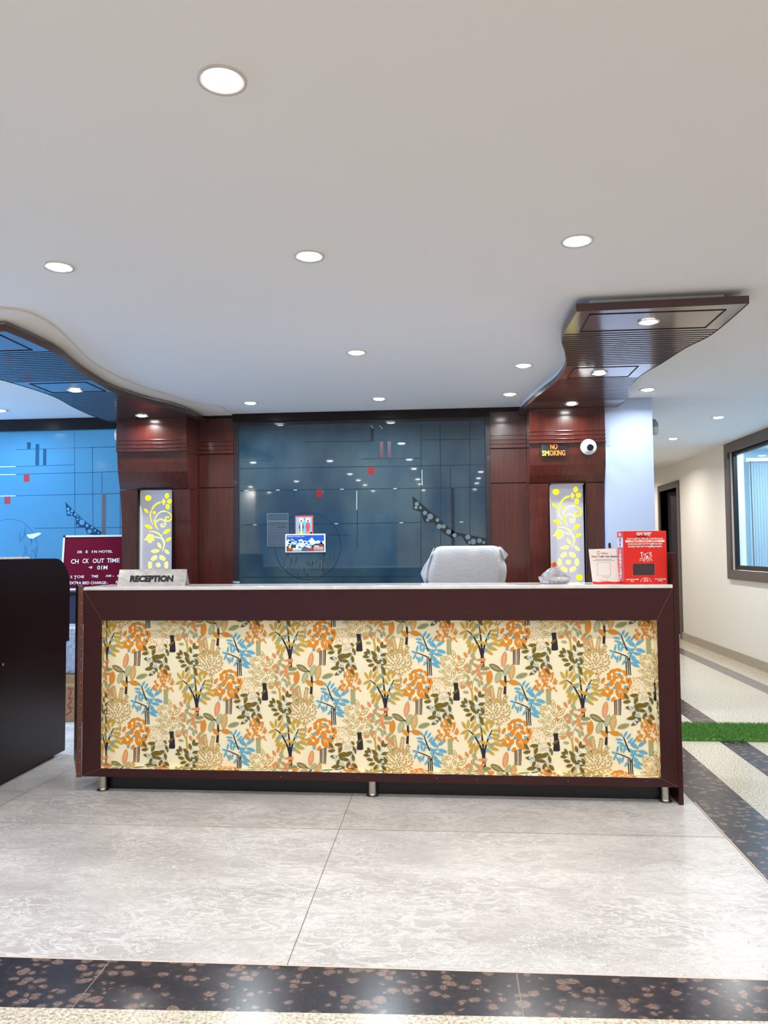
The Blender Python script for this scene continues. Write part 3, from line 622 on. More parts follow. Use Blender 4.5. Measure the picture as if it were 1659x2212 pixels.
# portrait print with two robed haloed figures
e = empty('picture_print', (-1.257, YG, 1.40), 'small red bordered print of two haloed robed figures on the dark glass', 'picture')
e.rotation_euler = (0, math.radians(1.5), 0)
link('sheet', B(-1.337, -1.181, YG-.004, YG-.002, 1.385, 1.556), mat('print_red', lin(206, 74, 64), .4), e, world=True)
bm = bmesh.new(); cols = [lin(128, 182, 232), lin(240, 236, 214), lin(150, 110, 100), lin(200, 120, 40), lin(196, 84, 84), lin(222, 206, 110), lin(80, 70, 80), lin(232, 120, 90)]
P2(bm, [(-1.328, 1.388), (-1.192, 1.388), (-1.192, 1.544), (-1.328, 1.544)], YG-.0045, 0)
for cx, cr, cs in ((-1.283, 6, 3), (-1.227, 4, 7)):
    P2(bm, ell(cx, 1.517, .020, .021), YG-.005, 1); P2(bm, ell(cx, 1.512, .009, .011), YG-.0056, 2); P2(bm, [(cx-.008, 1.52), (cx+.008, 1.52), (cx, 1.538)], YG-.0058, 5)
    P2(bm, [(cx-.012, 1.498), (cx+.012, 1.498), (cx+.022, 1.455), (cx+.013, 1.44), (cx+.016, 1.39), (cx-.016, 1.39), (cx-.013, 1.44), (cx-.022, 1.455)], YG-.0054, cr)
    P2(bm, [(cx-.009, 1.495), (cx+.009, 1.495), (cx+.006, 1.42), (cx-.006, 1.42)], YG-.0058, 1 if cx < -1.25 else 4)
    P2(bm, [(cx-.012, 1.425), (cx+.012, 1.425), (cx+.014, 1.39), (cx-.014, 1.39)], YG-.006, 5 if cx < -1.25 else cs)
P2(bm, ell(-1.255, 1.528, .006, .008), YG-.005, 4)
for x in (-1.318, -1.308, -1.205, -1.200, -1.198):
    P2(bm, ell(x, 1.408, .008, .012), YG-.0052, 5)
link('print', bm, [mat('pp%d' % i, c, .5) for i, c in enumerate(cols)], e)
# landscape print
e = empty('picture_print', (-1.248, YG, 1.247), 'wide white bordered print of snowy blue mountains and small temples on the dark glass', 'picture')
link('sheet', B(-1.420, -1.077, YG-.008, YG-.0062, 1.247, 1.401), mat('print_white', lin(236, 240, 244), .4), e)
bm = bmesh.new(); cols = [lin(18, 84, 186), lin(214, 232, 246), lin(120, 168, 218), lin(38, 60, 50), lin(176, 60, 60), lin(228, 226, 226), lin(226, 206, 90), lin(70, 92, 130), lin(214, 150, 150), lin(30, 30, 40)]
X0, X1, Z0, Z1 = -1.409, -1.088, 1.256, 1.391; U = lambda u, v: (X0+u*(X1-X0), Z0+v*(Z1-Z0))
P2(bm, [U(0, 0), U(1, 0), U(1, 1), U(0, 1)], YG-.0086, 0)
random.seed(12)
ridge = [(0, .62), (.05, .78), (.09, .66), (.15, .80), (.2, .66), (.28, .62), (.34, .72), (.4, .76), (.46, .62), (.5, .68), (.56, .6), (.62, .72), (.68, .86), (.73, .70), (.78, .6), (.84, .68), (.9, .6), (1, .64)]
P2(bm, [U(0, .2)] + [U(*p) for p in ridge] + [U(1, .2)], YG-.009, 1)
for i in range(46):
    u = random.uniform(.02, .93); v = random.uniform(.32, .66); s = random.uniform(.02, .05)
    P2(bm, [U(u, v), U(u+s, v+s*1.6), U(u+s*1.5, v-.02), U(u+s*.6, v-.06)], YG-.0094, 2 if i % 3 else 0)
P2(bm, [U(0, 0), U(0, .3), U(.08, .36), (U(.2, .42)), U(.3, .34), U(.42, .2), U(.48, .32), U(.56, .2), U(.66, .3), U(.75, .44), U(.88, .48), U(1, .44), U(1, 0)], YG-.0098, 3)
P2(bm, [U(.36, 0), U(.36, .2), U(.5, .26), U(.7, .2), U(.7, 0)], YG-.0102, 7)
for u0, u1, v0, v1, m in [(.02, .14, .02, .18, 4), (.06, .12, .18, .38, 6), (.16, .40, .02, .2, 5), (.25, .32, .2, .36, 5), (.55, .70, .02, .2, 4), (.57, .66, .2, .26, 5), (.72, .98, .02, .28, 8), (.74, .86, .28, .34, 5), (.86, .98, .34, .4, 4)]:
    P2(bm, [U(u0, v0), U(u1, v0), U(u1, v1), U(u0, v1)], YG-.0106, m)
for u in (.18, .22, .27, .31, .36, .60, .75, .80, .86, .92): P2(bm, [U(u, .03), U(u+.015, .03), U(u+.015, .13), U(u, .13)], YG-.011, 9)
link('print', bm, [mat('lp%d' % i, c, .5) for i, c in enumerate(cols)], e)
text('Badrinath Chardham Yatra', .0135, (-1.402, YG-.0112, 1.375), INKW, e, shear=.3)
# no smoking sign
e = empty('no_smoking_sign', (.787, 6.12, 1.98), 'black NO SMOKING sign with orange letters on the right column', 'sign')
link('plate', prism([(.682, 1.983), (.700, 2.080), (.892, 2.087), (.892, 1.982)], 6.106, 6.110, ax='y'), mat('sign_black', lin(26, 24, 30), .12, spec=.8), e)
link('backing_tape', B(.70, .88, 6.110, 6.160, 1.99, 2.05), BLACK, e)
SO = mat('sign_orange', lin(240, 128, 40), .4); SY = mat('sign_yellow', lin(250, 214, 90), .4)
join_text([('NO', .058, (.765, 6.105, 2.040), SO, dict(off=.0014, fitw=.055)), ('SM', .056, (.700, 6.105, 1.990), SY, dict(off=.0014, fitw=.055)), ('OKING', .056, (.759, 6.105, 1.990), SO, dict(off=.0014, fitw=.120))], e)
# dome cameras
def dome(x, y, z, label, s=1.0):
    e = empty('dome_camera', (x, y, z), label, 'camera')
    link('base', lathe([(.048*s, 0), (.060*s, -.004), (.062*s, -.022), (.058*s, -.036), (.046*s, -.044)], (x, y, z), 36, axis='y'), WHITE, e, True)
    c = Vector((x+.002, y-.044*s, z-.008)); d = Vector((0, -1, -.16)).normalized()
    bm = lathe([(.003, -.046*s), (.018*s, -.042*s), (.034*s, -.03*s), (.044*s, -.010*s), (.045*s, .01*s)], (0, 0, 0), 32, axis='y')
    bmesh.ops.transform(bm, matrix=Matrix.Translation(c), verts=bm.verts); link('ball', bm, WHITE, e, True)
    bm = lathe([(.025*s, 0), (.026*s, -.010), (.022*s, -.012)], (0, 0, 0), 28, axis='y')
    bmesh.ops.transform(bm, matrix=Matrix.Translation((x+.001, y-.083*s, z-.012)), verts=bm.verts)
    link('lens', bm, mat('lens_black', lin(14, 20, 30), .1), e, True)
dome(1.058, 6.120, 2.050, 'white dome security camera right of the no smoking sign')
e = empty('column_dome_camera', (-2.768, 6.2, 2.28), 'small white rounded device on the outer side of the left column, mostly hidden', 'device')  # half-hidden dome camera on the column side
link('shell', lathe([(.004, -.034), (.03, -.03), (.055, -.02), (.06, 0)], (-2.768, 6.16, 2.235), 28, axis='x'), WHITE, e, True)
# switch on pillar
e = empty('wall_hook', (1.215, 6.12, 1.28), 'tiny black hook on the left edge of the white pillar', 'hook')
link('plate', bev(B(1.197, 1.213, 6.112, 6.12, 1.262, 1.300), .002), BLACK, e); link('prong', tube([(1.205, 6.112, 1.272), (1.205, 6.10, 1.266), (1.205, 6.098, 1.277)], .003), BLACK, e)
# hanging bulb
e = empty('hanging_bulb', (1.61, 6.3, CEIL), 'unlit bulb hanging on a loose wire beside the white pillar', 'bulb')
random.seed(3)
pts = [(1.43, 6.3, CEIL-.004)] + [(1.43+.15*i/9, 6.3+random.uniform(-.008, .008), CEIL-.006-random.uniform(0, .012)) for i in range(1, 9)] + [(1.585, 6.3, CEIL-.012), (1.592, 6.3, CEIL-.06), (1.60, 6.3, 2.30), (1.605, 6.3, 2.27)]
bm = tube(pts, .0028); pts2 = [(x+random.uniform(-.004, .004), y+.006, z-random.uniform(0, .01)) for x, y, z in pts[:10]]; tube(pts2, .0024, bm)
bm2 = [(x, y-.006, z-random.uniform(0, .012)) for x, y, z in pts[:10]]; tube(bm2, .002, bm)
link('wire', bm, mat('wire_grey', lin(60, 58, 58), .5), e)
link('holder', lathe([(.012, .03), (.016, .02), (.030, .0), (.031, -.03), (.028, -.034)], (1.613, 6.3, 2.258), 24), mat('holder_grey', lin(120, 128, 138), .4), e, True)
link('glass', lathe([(.029, 0), (.031, -.03), (.029, -.055), (.02, -.062)], (1.613, 6.3, 2.226), 24), mat('old_bulb_glass', lin(176, 172, 160), .15), e, True)
# ---------------------------------------------------------------- reception counter
Y0 = 3.95
cn = empty('reception_counter', (-.43, 4.1, 0), 'long dark mahogany reception counter with tree-patterned front and white top', 'counter')
FX0, FX1, FZ0, FZ1 = -1.965, 1.083, .084, 1.058
IX0, IX1, IZ0, IZ1 = -1.862, 1.000, .127, .900
link('top_rail', B(FX0, FX1, Y0, Y0+.066, IZ1, FZ1), WOOD, cn)
link('bottom_rail', B(FX0, FX1, Y0, Y0+.066, FZ0, IZ0), WOOD, cn)
link('stile', B((FX0, IX0, Y0, Y0+.066, IZ0, IZ1)), WOODV, cn)
link('stile', B((IX1, FX1, Y0, Y0+.066, IZ0, IZ1)), WOODV, cn)
bm = bmesh.new()
def mitre(a, b_):
    d = Vector((b_[0]-a[0], b_[1]-a[1])).normalized()*.0009; q = Vector((-d.y, d.x))
    bm.faces.new([bm.verts.new((x, Y0-.0004, z)) for x, z in ((a[0]+q.x, a[1]+q.y), (a[0]-q.x, a[1]-q.y), (b_[0]-q.x, b_[1]-q.y), (b_[0]+q.x, b_[1]+q.y))])
mitre((FX0+.006, FZ1-.004), (IX0, IZ1)); mitre((FX1-.006, FZ1-.004), (IX1, IZ1)); mitre((IX0, IZ0), (FX0, FZ0+.002)); mitre((IX1, IZ0), (FX1, FZ0+.002))
link('mitre_joint', bm, mat('mitre_line', lin(112, 84, 82), .6), cn)
link('carcass', B((FX0+.01, FX1-.002, Y0+.075, Y0+.30, .12, 1.056)), WDARK, cn)
link('plinth', B((FX0+.06, FX1-.03, 4.03, 4.24, 0, .12)), BLACK, cn)
link('countertop', bev(B(-1.962, 1.080, 3.944, 4.262, 1.0585, 1.0765), .004), STONE, cn)
link('work_surface', B((-1.95, 1.06, 4.262, 4.60, .74, .765), (-1.95, 1.06, 4.255, 4.275, .1, .74)), WDARK, cn)
link('end_panel', B(1.0835, 1.1045, Y0-.003, 4.62, 0, 1.234), WOODV, cn)
# splayed left end panel
bm = prism([(-1.991, 3.948), (-1.966, 3.948), (-2.165, 4.315), (-2.190, 4.305)], .080, 1.079)
link('end_panel', bm, WDARK, cn)
link('edge_strip', B(-1.992, -1.9655, 3.944, 3.9478, .080, 1.079), WEDGE, cn)
bm = bmesh.new()
for k in range(17):
    z = .10 + k*.0595; lathe([(.0022, 0), (.0018, -.0015)], (-1.974, 3.944, z), 8, bm, 'y')
link('nail', bm, mat('nail_head', lin(214, 200, 184), .4, metal=.5), cn)
bm = bmesh.new()
for x, z in ((-.9, .100), (-.5, .103), (.1, .106), (.55, .105), (.93, .112), (-.10, .108)): lathe([(.0022, 0), (.0018, -.0012)], (x, Y0-.0002, z), 8, bm, 'y')
link('nail', bm, mat('nail_pale', lin(170, 160, 156), .4), cn)
for x in (-1.868, -.432, 1.030):
    bm = lathe([(.030, 0), (.031, .005), (.024, .010), (.0215, .016), (.0215, .085)], (x, 3.992, .0003), 28)
    link('leg', bm, CHROME, cn, False)
# ---------------------------------------------------------------- wallpaper
CR_, OR_, OL_, TN_, SG_, BL_, BK_, GD_, GB_, CO_, WH_ = range(11)
WPC = [lin(255, 246, 212), lin(232, 148, 48), lin(118, 104, 42), lin(214, 168, 92), lin(172, 178, 132), lin(104, 180, 216), lin(48, 42, 48), lin(208, 172, 66), lin(132, 178, 188), lin(236, 152, 92), lin(238, 244, 248)]
WPM = [mat('paper_%s' % n, c, .6, spec=.3) for n, c in zip(('cream', 'orange', 'olive', 'tan', 'sage', 'blue', 'black', 'gold', 'greyblue', 'coral', 'white'), WPC)]
cell = []   # (layer, colour, polygon) in crop units, y down
def A(poly, c, ly): cell.append((ly, c, poly))
def LF(lst, Ln, Wd, c, ly, vein=None):
    for t in lst:
        x, y, a = t[:3]; l_ = t[3] if len(t) > 3 else Ln; w_ = t[4] if len(t) > 4 else Wd
        A(leafp(x, y, l_, w_, a), c, ly)
        if vein is not None: A(leafp(x, y, l_*.8, 3.5, a), vein, ly+.3)
def ST(pts, w0, w1, c, ly, n=4):
    for q in ribbon(pts, w0, w1, n): A(q, c, ly)
rnd = random.Random(7)
# dotted fan
for i in range(300):
    x, y = rnd.uniform(600, 895), rnd.uniform(725, 1010)
    dx, dy = x-740, y-880
    if dx*dx/150**2+dy*dy/155**2 > 1 or abs(dx*1.0-(dy+20)*-.9) < 7 and dy < 0 and dx > 0 or abs(dx-(dy)*.55) < 6 and dy < 0: continue
    A(leafp(x, y, rnd.uniform(10, 14), 6.5, rnd.uniform(20, 160), 3), OR_ if rnd.random() < .6 else GD_, 1)
# orange crown
for x in range(5): ST([(478+x*17, 965), (480+x*16.5, 1060), (477+x*16, 1165)], 10 if x % 2 else 13, 9, BK_ if x != 2 else CO_, 1.2)
A(ell(490, 815, 128, 172, 0, 26), CR_, 1.3)
pet = [(425, 740, -60, 62, 46), (470, 665, -15, 80, 40), (535, 655, 20, 70, 36), (600, 690, 60, 70, 40), (500, 720, 50, 72, 52), (560, 735, 60, 60, 42), (625, 770, 80, 70, 30), (450, 800, -70, 80, 50), (395, 850, 55, 80, 46),
       (520, 835, 80, 95, 70), (575, 790, 20, 66, 40), (600, 890, -60, 80, 56), (440, 905, -60, 80, 48), (530, 925, 60, 110, 60), (390, 935, 30, 90, 40), (355, 775, -60, 70, 36), (360, 890, 60, 60, 34), (655, 780, 85, 80, 34), (345, 930, 40, 50, 30),
       (465, 985, -50, 60, 34), (575, 965, 20, 60, 34), (480, 750, 70, 60, 30), (640, 850, -70, 60, 34), (420, 700, -30, 50, 30), (565, 880, 60, 50, 26)]
for x, y, a, l_, w_ in pet: A(leafp(x, y, l_*1.17, w_*1.14, a, 9, .55), OR_, 1.5)
for x, y, a in ((505, 715, 50), (535, 905, 65), (375, 835, 50), (575, 690, 30)): A(leafp(x, y, 40, 10, a), CR_, 1.7)
for x, y in ((537, 705), (413, 815), (480, 855), (602, 847), (407, 983)): A(ell(x, y, 18, 18), BL_, 1.8)
# outline-leaf tree
A([(915, 795), (972, 792), (968, 830), (982, 880), (990, 985), (975, 998), (920, 998), (912, 980), (925, 880), (922, 830)], BK_, 1.4)
for x, y, a, l_, w_ in [(825, 510, 3, 120, 48), (922, 465, 75, 110, 52), (805, 580, 55, 120, 46), (925, 562, 55, 110, 44), (872, 625, -85, 110, 42), (798, 660, 0, 110, 40), (1008, 555, -42, 130, 60), (918, 682, -72, 120, 50),
                        (1010, 648, -38, 110, 46), (1048, 700, -62, 110, 42), (845, 722, 35, 110, 44), (795, 750, 22, 90, 40), (862, 806, 12, 120, 46), (960, 748, -42, 120, 40), (1008, 802, -38, 100, 40)]:
    A(leafp(x, y, l_, w_, a), GD_, 2); A(leafp(x, y, l_*.82, w_*.62, a), CR_, 2.2); A(leafp(x, y, l_*.45, 8, a), BK_, 2.4)
# coral and sage shrub
ST([(1140, 1000), (1125, 880), (1080, 820), (1030, 790)], 26, 8, GD_, 1.5); ST([(1130, 900), (1150, 760), (1230, 650)], 10, 6, SG_, 1.5); ST([(1150, 700), (1120, 560), (1180, 440)], 7, 5, SG_, 1.5)
LF([(1062, 470, 60), (985, 505, 60), (1095, 595, 50), (1130, 545, -60), (1190, 600, 20), (1205, 645, 70), (1165, 665, -30), (1055, 610, -60), (1240, 585, -40), (1310, 680, 10), (1230, 725, 50), (1110, 800, -60), (1030, 840, -20), (1180, 870, 60), (1290, 880, 40), (1330, 915, 70), (1275, 850, -50), (1110, 430, -70), (970, 640, 40), (1215, 690, -20), (1255, 530, 10), (1090, 660, 20)], 78, 40, CO_, 1.8, SG_)
LF([(1142, 470, -60), (1130, 560, 40), (1172, 585, 20), (1260, 680, 0), (1100, 620, 60), (1190, 760, 30), (1145, 680, -70), (1088, 725, 50), (1080, 780, -70), (1215, 810, 80), (1300, 815, -30), (1060, 900, 5), (1320, 865, -50), (1245, 790, 70), (1160, 500, 60)], 72, 34, SG_, 2)
# olive shrubs with blue flowers
ST([(695, 1060), (760, 1180), (770, 1330)], 5, 4, OL_, 2.3); ST([(700, 940), (695, 1000), (715, 1060)], 6, 4, OL_, 2.3); ST([(870, 930), (860, 1050), (820, 1200)], 5, 4, OL_, 2.3)
LF([(608, 950, 52), (615, 1012, -8), (700, 938, -5, 100), (717, 997, -65), (755, 1055, -8, 140, 60), (640, 1080, 5), (780, 1110, 10), (665, 1195, -10, 120, 44), (700, 1252, -32, 110), (888, 1000, 75), (870, 1090, 80), (890, 1180, 50), (862, 1232, 55), (690, 1145, -70), (745, 1190, 70), (940, 895, -35, 90, 30), (868, 918, 50, 60, 26), (810, 1165, -60), (815, 1045, -30, 110, 50), (725, 1090, 60, 80)], 92, 40, OL_, 2.6)
ST([(1165, 1180), (1175, 1260), (1215, 1290)], 4, 3, OL_, 2.3); ST([(1130, 1010), (1165, 1090), (1150, 1260)], 6, 4, GD_, 2.3)
LF([(1057, 1000, 65, 80), (1030, 1058, 0), (1128, 1030, 45, 110, 46), (1066, 1106, 12), (1142, 1100, 52, 120, 44), (1090, 1158, -15), (1130, 1200, -60), (1200, 1110, -60), (1238, 1035, -15), (1175, 970, 75), (1218, 920, -80), (1248, 940, -30, 60), (1243, 1100, 45), (1240, 1140, -30), (1230, 1200, 50), (1240, 1240, 65), (1030, 1020, 20, 60)], 84, 38, OL_, 2.6)
for x, y in ((650, 1075), (680, 1100), (745, 1140), (840, 1100), (830, 1190), (715, 1210), (868, 1015), (825, 970), (742, 1170), (885, 1140), (790, 945), (1062, 1040), (1172, 1050), (1205, 1000), (1212, 1080), (1185, 1165), (1218, 1128), (700, 1245), (845, 1130), (660, 1110)):
    A(ell(x, y, 15, 15, 0, 7), WH_, 2.8); A(ell(x+3, y-2, 7, 7, 0, 6), BL_, 3)
    A(ell(x+14, y+13, 6, 6, 0, 6), WH_, 2.8); A(ell(x-13, y+10, 5, 5, 0, 6), BL_, 2.8)
# tan leafy oval tree
def tleaf(x, y, a, k): A(leafp(x, y, 38, 18, a, 6), TN_ if k % 4 else SG_, 1.6+.02*(k % 5))
kk = 0
for (bx, by, tx, ty) in [(250, 470, 218, 275), (290, 470, 322, 295), (220, 500, 150, 365), (330, 500, 385, 385)]:
    n = int(math.hypot(tx-bx, ty-by)/27); an = math.degrees(math.atan2(ty-by, tx-bx))
    for i in range(1, n+1):
        t = i/n; x, y = bx+(tx-bx)*t, by+(ty-by)*t
        for s in (-1, 1):
            q = math.radians(an+90*s); tleaf(x+14*math.cos(q), y+14*math.sin(q), an+32*s, kk); kk += 1
    tleaf(tx, ty-10, an, kk)
pl_ = []
for i in range(4000):
    x, y = rnd.uniform(105, 450), rnd.uniform(400, 705)
    if ((x-275)/168)**2+((y-555)/150)**2 > 1: continue
    if any((x-u)**2+(y-w)**2 < 27**2 for u, w in pl_): continue
    pl_.append((x, y))
for x, y in pl_:
    an = math.degrees(math.atan2(y-640, x-275)); tleaf(x, y, an+rnd.uniform(-40, 40), kk); kk += 1
for i in range(34): A(leafp(rnd.uniform(278, 314), 685+i*5.2, 22, 4.5, rnd.uniform(-50, 50), 3), BK_ if i % 2 else TN_, 1.2)
# blue fern tree
for x in (618, 640, 660): ST([(x-3, 510), (x, 620), (x+6, 712)], 14, 10, BK_, 1.6)
ST([(568, 262), (600, 350), (632, 430)], 12, 15, BK_, 2.2); ST([(488, 445), (560, 470), (638, 505)], 9, 13, BK_, 2.2); ST([(648, 540), (690, 440), (735, 385)], 10, 4, BK_, 1.9)
LF([(520, 292, 8), (530, 330, 12), (565, 358, 5), (590, 232, -60), (628, 255, -55), (645, 300, -45, 90), (685, 308, -40), (545, 240, 55, 60), (680, 352, 38, 120, 50), (768, 340, -38, 110, 40), (622, 400, 10, 80), (500, 400, -78), (540, 398, 82), (575, 405, -72), (468, 490, -62), (505, 520, 60 , 80), (522, 530, -80), (555, 515, -75), (598, 560, -52, 100), (460, 440, 20, 70),
    (780, 430, 15, 120, 44), (742, 468, 10, 110, 36), (675, 425, -5, 90, 36), (688, 500, 25, 90, 30), (722, 548, 30, 120, 40), (712, 590, 28, 130, 40), (668, 455, -20, 80, 24)], 88, 25, BL_, 2)
# feather leaves (two colours)
ST([(330, 75), (372, 120), (382, 200), (372, 355)], 12, 32, BK_, 1.8); ST([(385, 210), (425, 210)], 10, 8, BK_, 1.8)
def vleaf(x, y, l_, w_, a, c, vc):
    A(leafp(x, y, l_, w_, a, 9, .6), c, 2); A(leafp(x, y, l_*.9, 3, a), vc, 2.3); q = math.radians(a)
    for k in range(-4, 5):
        t = k/5*l_*.45; wv = w_*.42*math.cos(k/5*PI/2)
        for s in (-1, 1):
            A(leafp(x+t*math.cos(q)-s*wv*.5*math.sin(q), y+t*math.sin(q)+s*wv*.5*math.cos(q), wv*1.05, 3.6, a+58*s, 3), vc, 2.3)
vleaf(200, 165, 170, 72, 98, OR_, TN_); vleaf(300, 160, 150, 70, 110, SG_, CR_); vleaf(352, 228, 110, 52, 45, OR_, GD_); vleaf(478, 222, 130, 60, 12, OR_, GD_)
vleaf(570, 142, 150, 60, -18, SG_, OL_); vleaf(458, 100, 190, 76, -82, TN_, CR_); vleaf(395, 80, 150, 70, -70, SG_, CR_); vleaf(268, 52, 160, 66, 28, OL_, CR_); vleaf(150, 62, 120, 46, -5, SG_, OL_); vleaf(370, -45, 190, 66, -80, CO_, CR_)
# orange tulip tree
A([(842, 290), (898, 290), (898, 470), (845, 475)], SG_, 1.2)
for i in range(105):
    t = rnd.random(); y = 20+t*300; hw = 40+115*min(1, (t*1.2))
    x = 835+rnd.uniform(-hw, hw); a = -90+(x-835)*.35+rnd.uniform(-20, 20) if y < 240 else 90+(x-835)*-.35+rnd.uniform(-20, 20)
    A(leafp(x, y, 42, 11, a-14, 5), OR_, 1.5); A(leafp(x+9, y, 38, 10, a+14, 5), OR_, 1.55)
# gold tree
A([(1212, 385), (1240, 395), (1252, 370), (1262, 395), (1290, 385), (1272, 470), (1280, 625), (1238, 628), (1236, 480)], BK_, 1.6)
ST([(1225, 120), (1238, 250), (1250, 380)], 10, 24, BK_, 1.9); ST([(1070, 183), (1150, 250), (1228, 395)], 8, 24, BK_, 1.9); ST([(1358, 180), (1310, 280), (1275, 390)], 9, 22, BK_, 1.9)
LF([(1035, 135, 60), (1082, 118, -85, 110), (1130, 128, -60), (1165, 165, -55, 130, 44), (1035, 212, -25), (1062, 255, -65), (1100, 300, -50), (1130, 262, -40), (1228, 78, -85, 100, 34), (1300, 105, -25, 120, 36), (1295, 160, 70, 100), (1352, 118, -70, 110), (1405, 188, -5), (1390, 238, 12), (1262, 200, 55, 100), (1200, 238, -20, 100), (1250, 328, 28, 110), (1130, 380, -58, 120, 40), (1175, 395, -62, 120, 44), (1395, 285, 25), (1370, 395, 15, 130, 40), (1340, 440, 35), (1425, 345, 35, 110), (1465, 302, -10, 100, 28), (1105, 350, -60, 90), (1320, 350, 40, 110, 36), (1395, 340, 10)], 104, 33, GD_, 2.4)
for x, y in ((1210, 140), (1125, 282), (1190, 258), (1325, 268), (1348, 360), (1300, 415)): A(ell(x, y, 22, 22), GB_, 2.7)
LF([(1215, 525, -5, 70, 26), (1262, 517, -8, 70, 26)], 70, 26, CO_, 2.7)
def clip(poly, ax, v_, keep_gt):
    out = []; n = len(poly)
    for i in range(n):
        a, b_ = poly[i], poly[(i+1) % n]; ia = (a[ax] > v_) == keep_gt; ib = (b_[ax] > v_) == keep_gt
        if ia: out.append(a)
        if ia != ib:
            t = (v_-a[ax])/(b_[ax]-a[ax]); out.append((a[0]+(b_[0]-a[0])*t, a[1]+(b_[1]-a[1])*t))
    return out
YB = Y0+.066; S = .5015/1134; DP = .0655
bm = bmesh.new(); allp = []
for n in range(-2, 8):
    for m in range(-1, 4):
        ox = -1.700+.5015*n; oz = .806 - (.2535 if n % 2 else 0) - .507*(m-1) + .008*(ox+1.7)
        for ci, (ly, c, poly) in enumerate(cell):
            P = [(ox+(x-500)*S, oz-(y-815)*S) for x, y in poly]
            if max(p[0] for p in P) < IX0-DP or min(p[0] for p in P) > IX1+DP or max(p[1] for p in P) < IZ0-DP or min(p[1] for p in P) > IZ1+DP: continue
            allp.append((ly, c, P, .001*ly + .000006*((ci*7+n) % 11)))
allp.sort(key=lambda t: t[0])
regions = [(IX0, IX1, IZ0, IZ1, lambda u, w, d: (u, YB-d, w)),
           (IX0-DP, IX0, IZ0, IZ1, lambda u, w, d: (IX0+d, YB-(IX0-u), w)),
           (IX1, IX1+DP, IZ0, IZ1, lambda u, w, d: (IX1-d, YB-(u-IX1), w)),
           (IX0, IX1, IZ0-DP, IZ0, lambda u, w, d: (u, YB-(IZ0-w), IZ0+d)),
           (IX0, IX1, IZ1, IZ1+DP, lambda u, w, d: (u, YB-(w-IZ1), IZ1-d))]
for (a, b_, c, d, fn) in regions:
    bm.faces.new([bm.verts.new(fn(u, w, .0006)) for u, w in ((a, c), (b_, c), (b_, d), (a, d))]).material_index = CR_
    for ly, col, P, dd in allp:
        if max(p[0] for p in P) < a or min(p[0] for p in P) > b_ or max(p[1] for p in P) < c or min(p[1] for p in P) > d: continue
        Q = P
        for ax, v_, g in ((0, a, True), (0, b_, False), (1, c, True), (1, d, False)):
            Q = clip(Q, ax, v_, g)
            if len(Q) < 3: break
        if len(Q) < 3: continue
        try:
            f = bm.faces.new([bm.verts.new(fn(u, w, .0007+dd)) for u, w in Q]); f.material_index = col
        except ValueError: pass
wp = link('wallpaper_panel', bm, WPM, cn); wp['label'] = 'cream wallpaper inset printed with orange, blue and olive trees'
link('panel_board', B(IX0-.003, IX1+.003, YB, YB+.012, IZ0-.003, IZ1+.003), mat('inset_board', lin(240, 224, 186), .7), cn)
# ---------------------------------------------------------------- things on the counter
ZT = 1.0768
e = empty('reception_sign', (-1.637, 4.08, ZT), 'brushed metal tent sign reading RECEPTION on the left of the counter', 'sign')
SM = mat('sign_metal', lin(188, 184, 180), .32, metal=.6)
setc(SM, ramp(SM, noise(SM, coords(SM, (3, 3, 6)), 6, 4, .6), [(.3, lin(168, 164, 160)), (.7, lin(214, 210, 206))]))
bm = bmesh.new()
th = math.atan2(.030, .088)
def tilt(pts): return pts
v1 = prism([(4.050, ZT+.0), (4.053, ZT), (4.083, ZT+.087), (4.080, ZT+.088)], -1.826, -1.446, None, 'x')
prism([(4.080, ZT+.088), (4.083, ZT+.086), (4.125, ZT+.002), (4.128, ZT)], -1.823, -1.449, v1, 'x')
link('plate', v1, SM, e)
ta = math.atan2(.088, .030)
text('RECEPTION', .045, (-1.758, 4.0558, ZT+.024), INK, e, rot=(ta, 0, 0), off=.0026, fitw=.242, ext=.0004)
# red donation box
e = empty('donation_box', (.97, 4.1, ZT), 'red donation box with Hindi writing at the right end of the counter', 'box')
DX0, DX1, DY0, DY1, DZ1 = .858, 1.070, 4.0, 4.155, ZT+.268
link('body', bev(B(DX0, DX1, DY0, DY1, ZT, DZ1), .002), RED, e)
yf = DY0-.0006
link('side_panel', B(DX0-.0008, DX0, DY0+.006, DY1-.006, ZT+.012, DZ1-.006), PINK, e)
link('side_label', B(DX0-.0014, DX0-.0008, DY0+.012, DY1-.012, DZ1-.082, DZ1-.032), mat('pale_label', lin(226, 214, 232), .5), e)
link('slot', B(DX0+.066, DX0+.114, yf-.0006, DY0, DZ1-.030, DZ1-.0265), BLACK, e)
bm = B(DX0+.042, DX0+.150, yf-.0010, DY0, ZT+.044, ZT+.104); link('window', bm, mat('box_window', lin(62, 46, 54), .25), e)
bm = bmesh.new(); r = .0015
for a in ((.0395, .042, .0415, .1065), (.150, .1525, .0415, .1065)): box(bm, DX0+a[0], DX0+a[1], yf-.0012, DY0, ZT+a[2], ZT+a[3])
for a in ((.0415, .044), (.104, .1065)): box(bm, DX0+.042, DX0+.150, yf-.0012, DY0, ZT+a[0], ZT+a[1])
link('window_rim', bm, mat('red_rim', lin(236, 72, 56), .4), e)
bm = bmesh.new(); box(bm, DX0+.009, DX1-.010, yf-.0006, DY0, DZ1-.057, DZ1-.0455); link('text_band', bm, mat('band_cream', lin(248, 222, 208), .5), e)
def H(s, size, x, z, m=INKW, al='CENTER', off=.0003, sx=1): return (s, size, (x, yf-.001, z), m, dict(align=al, off=off, sx=sx, ext=.0002))
cx = (DX0+DX1)/2-.001
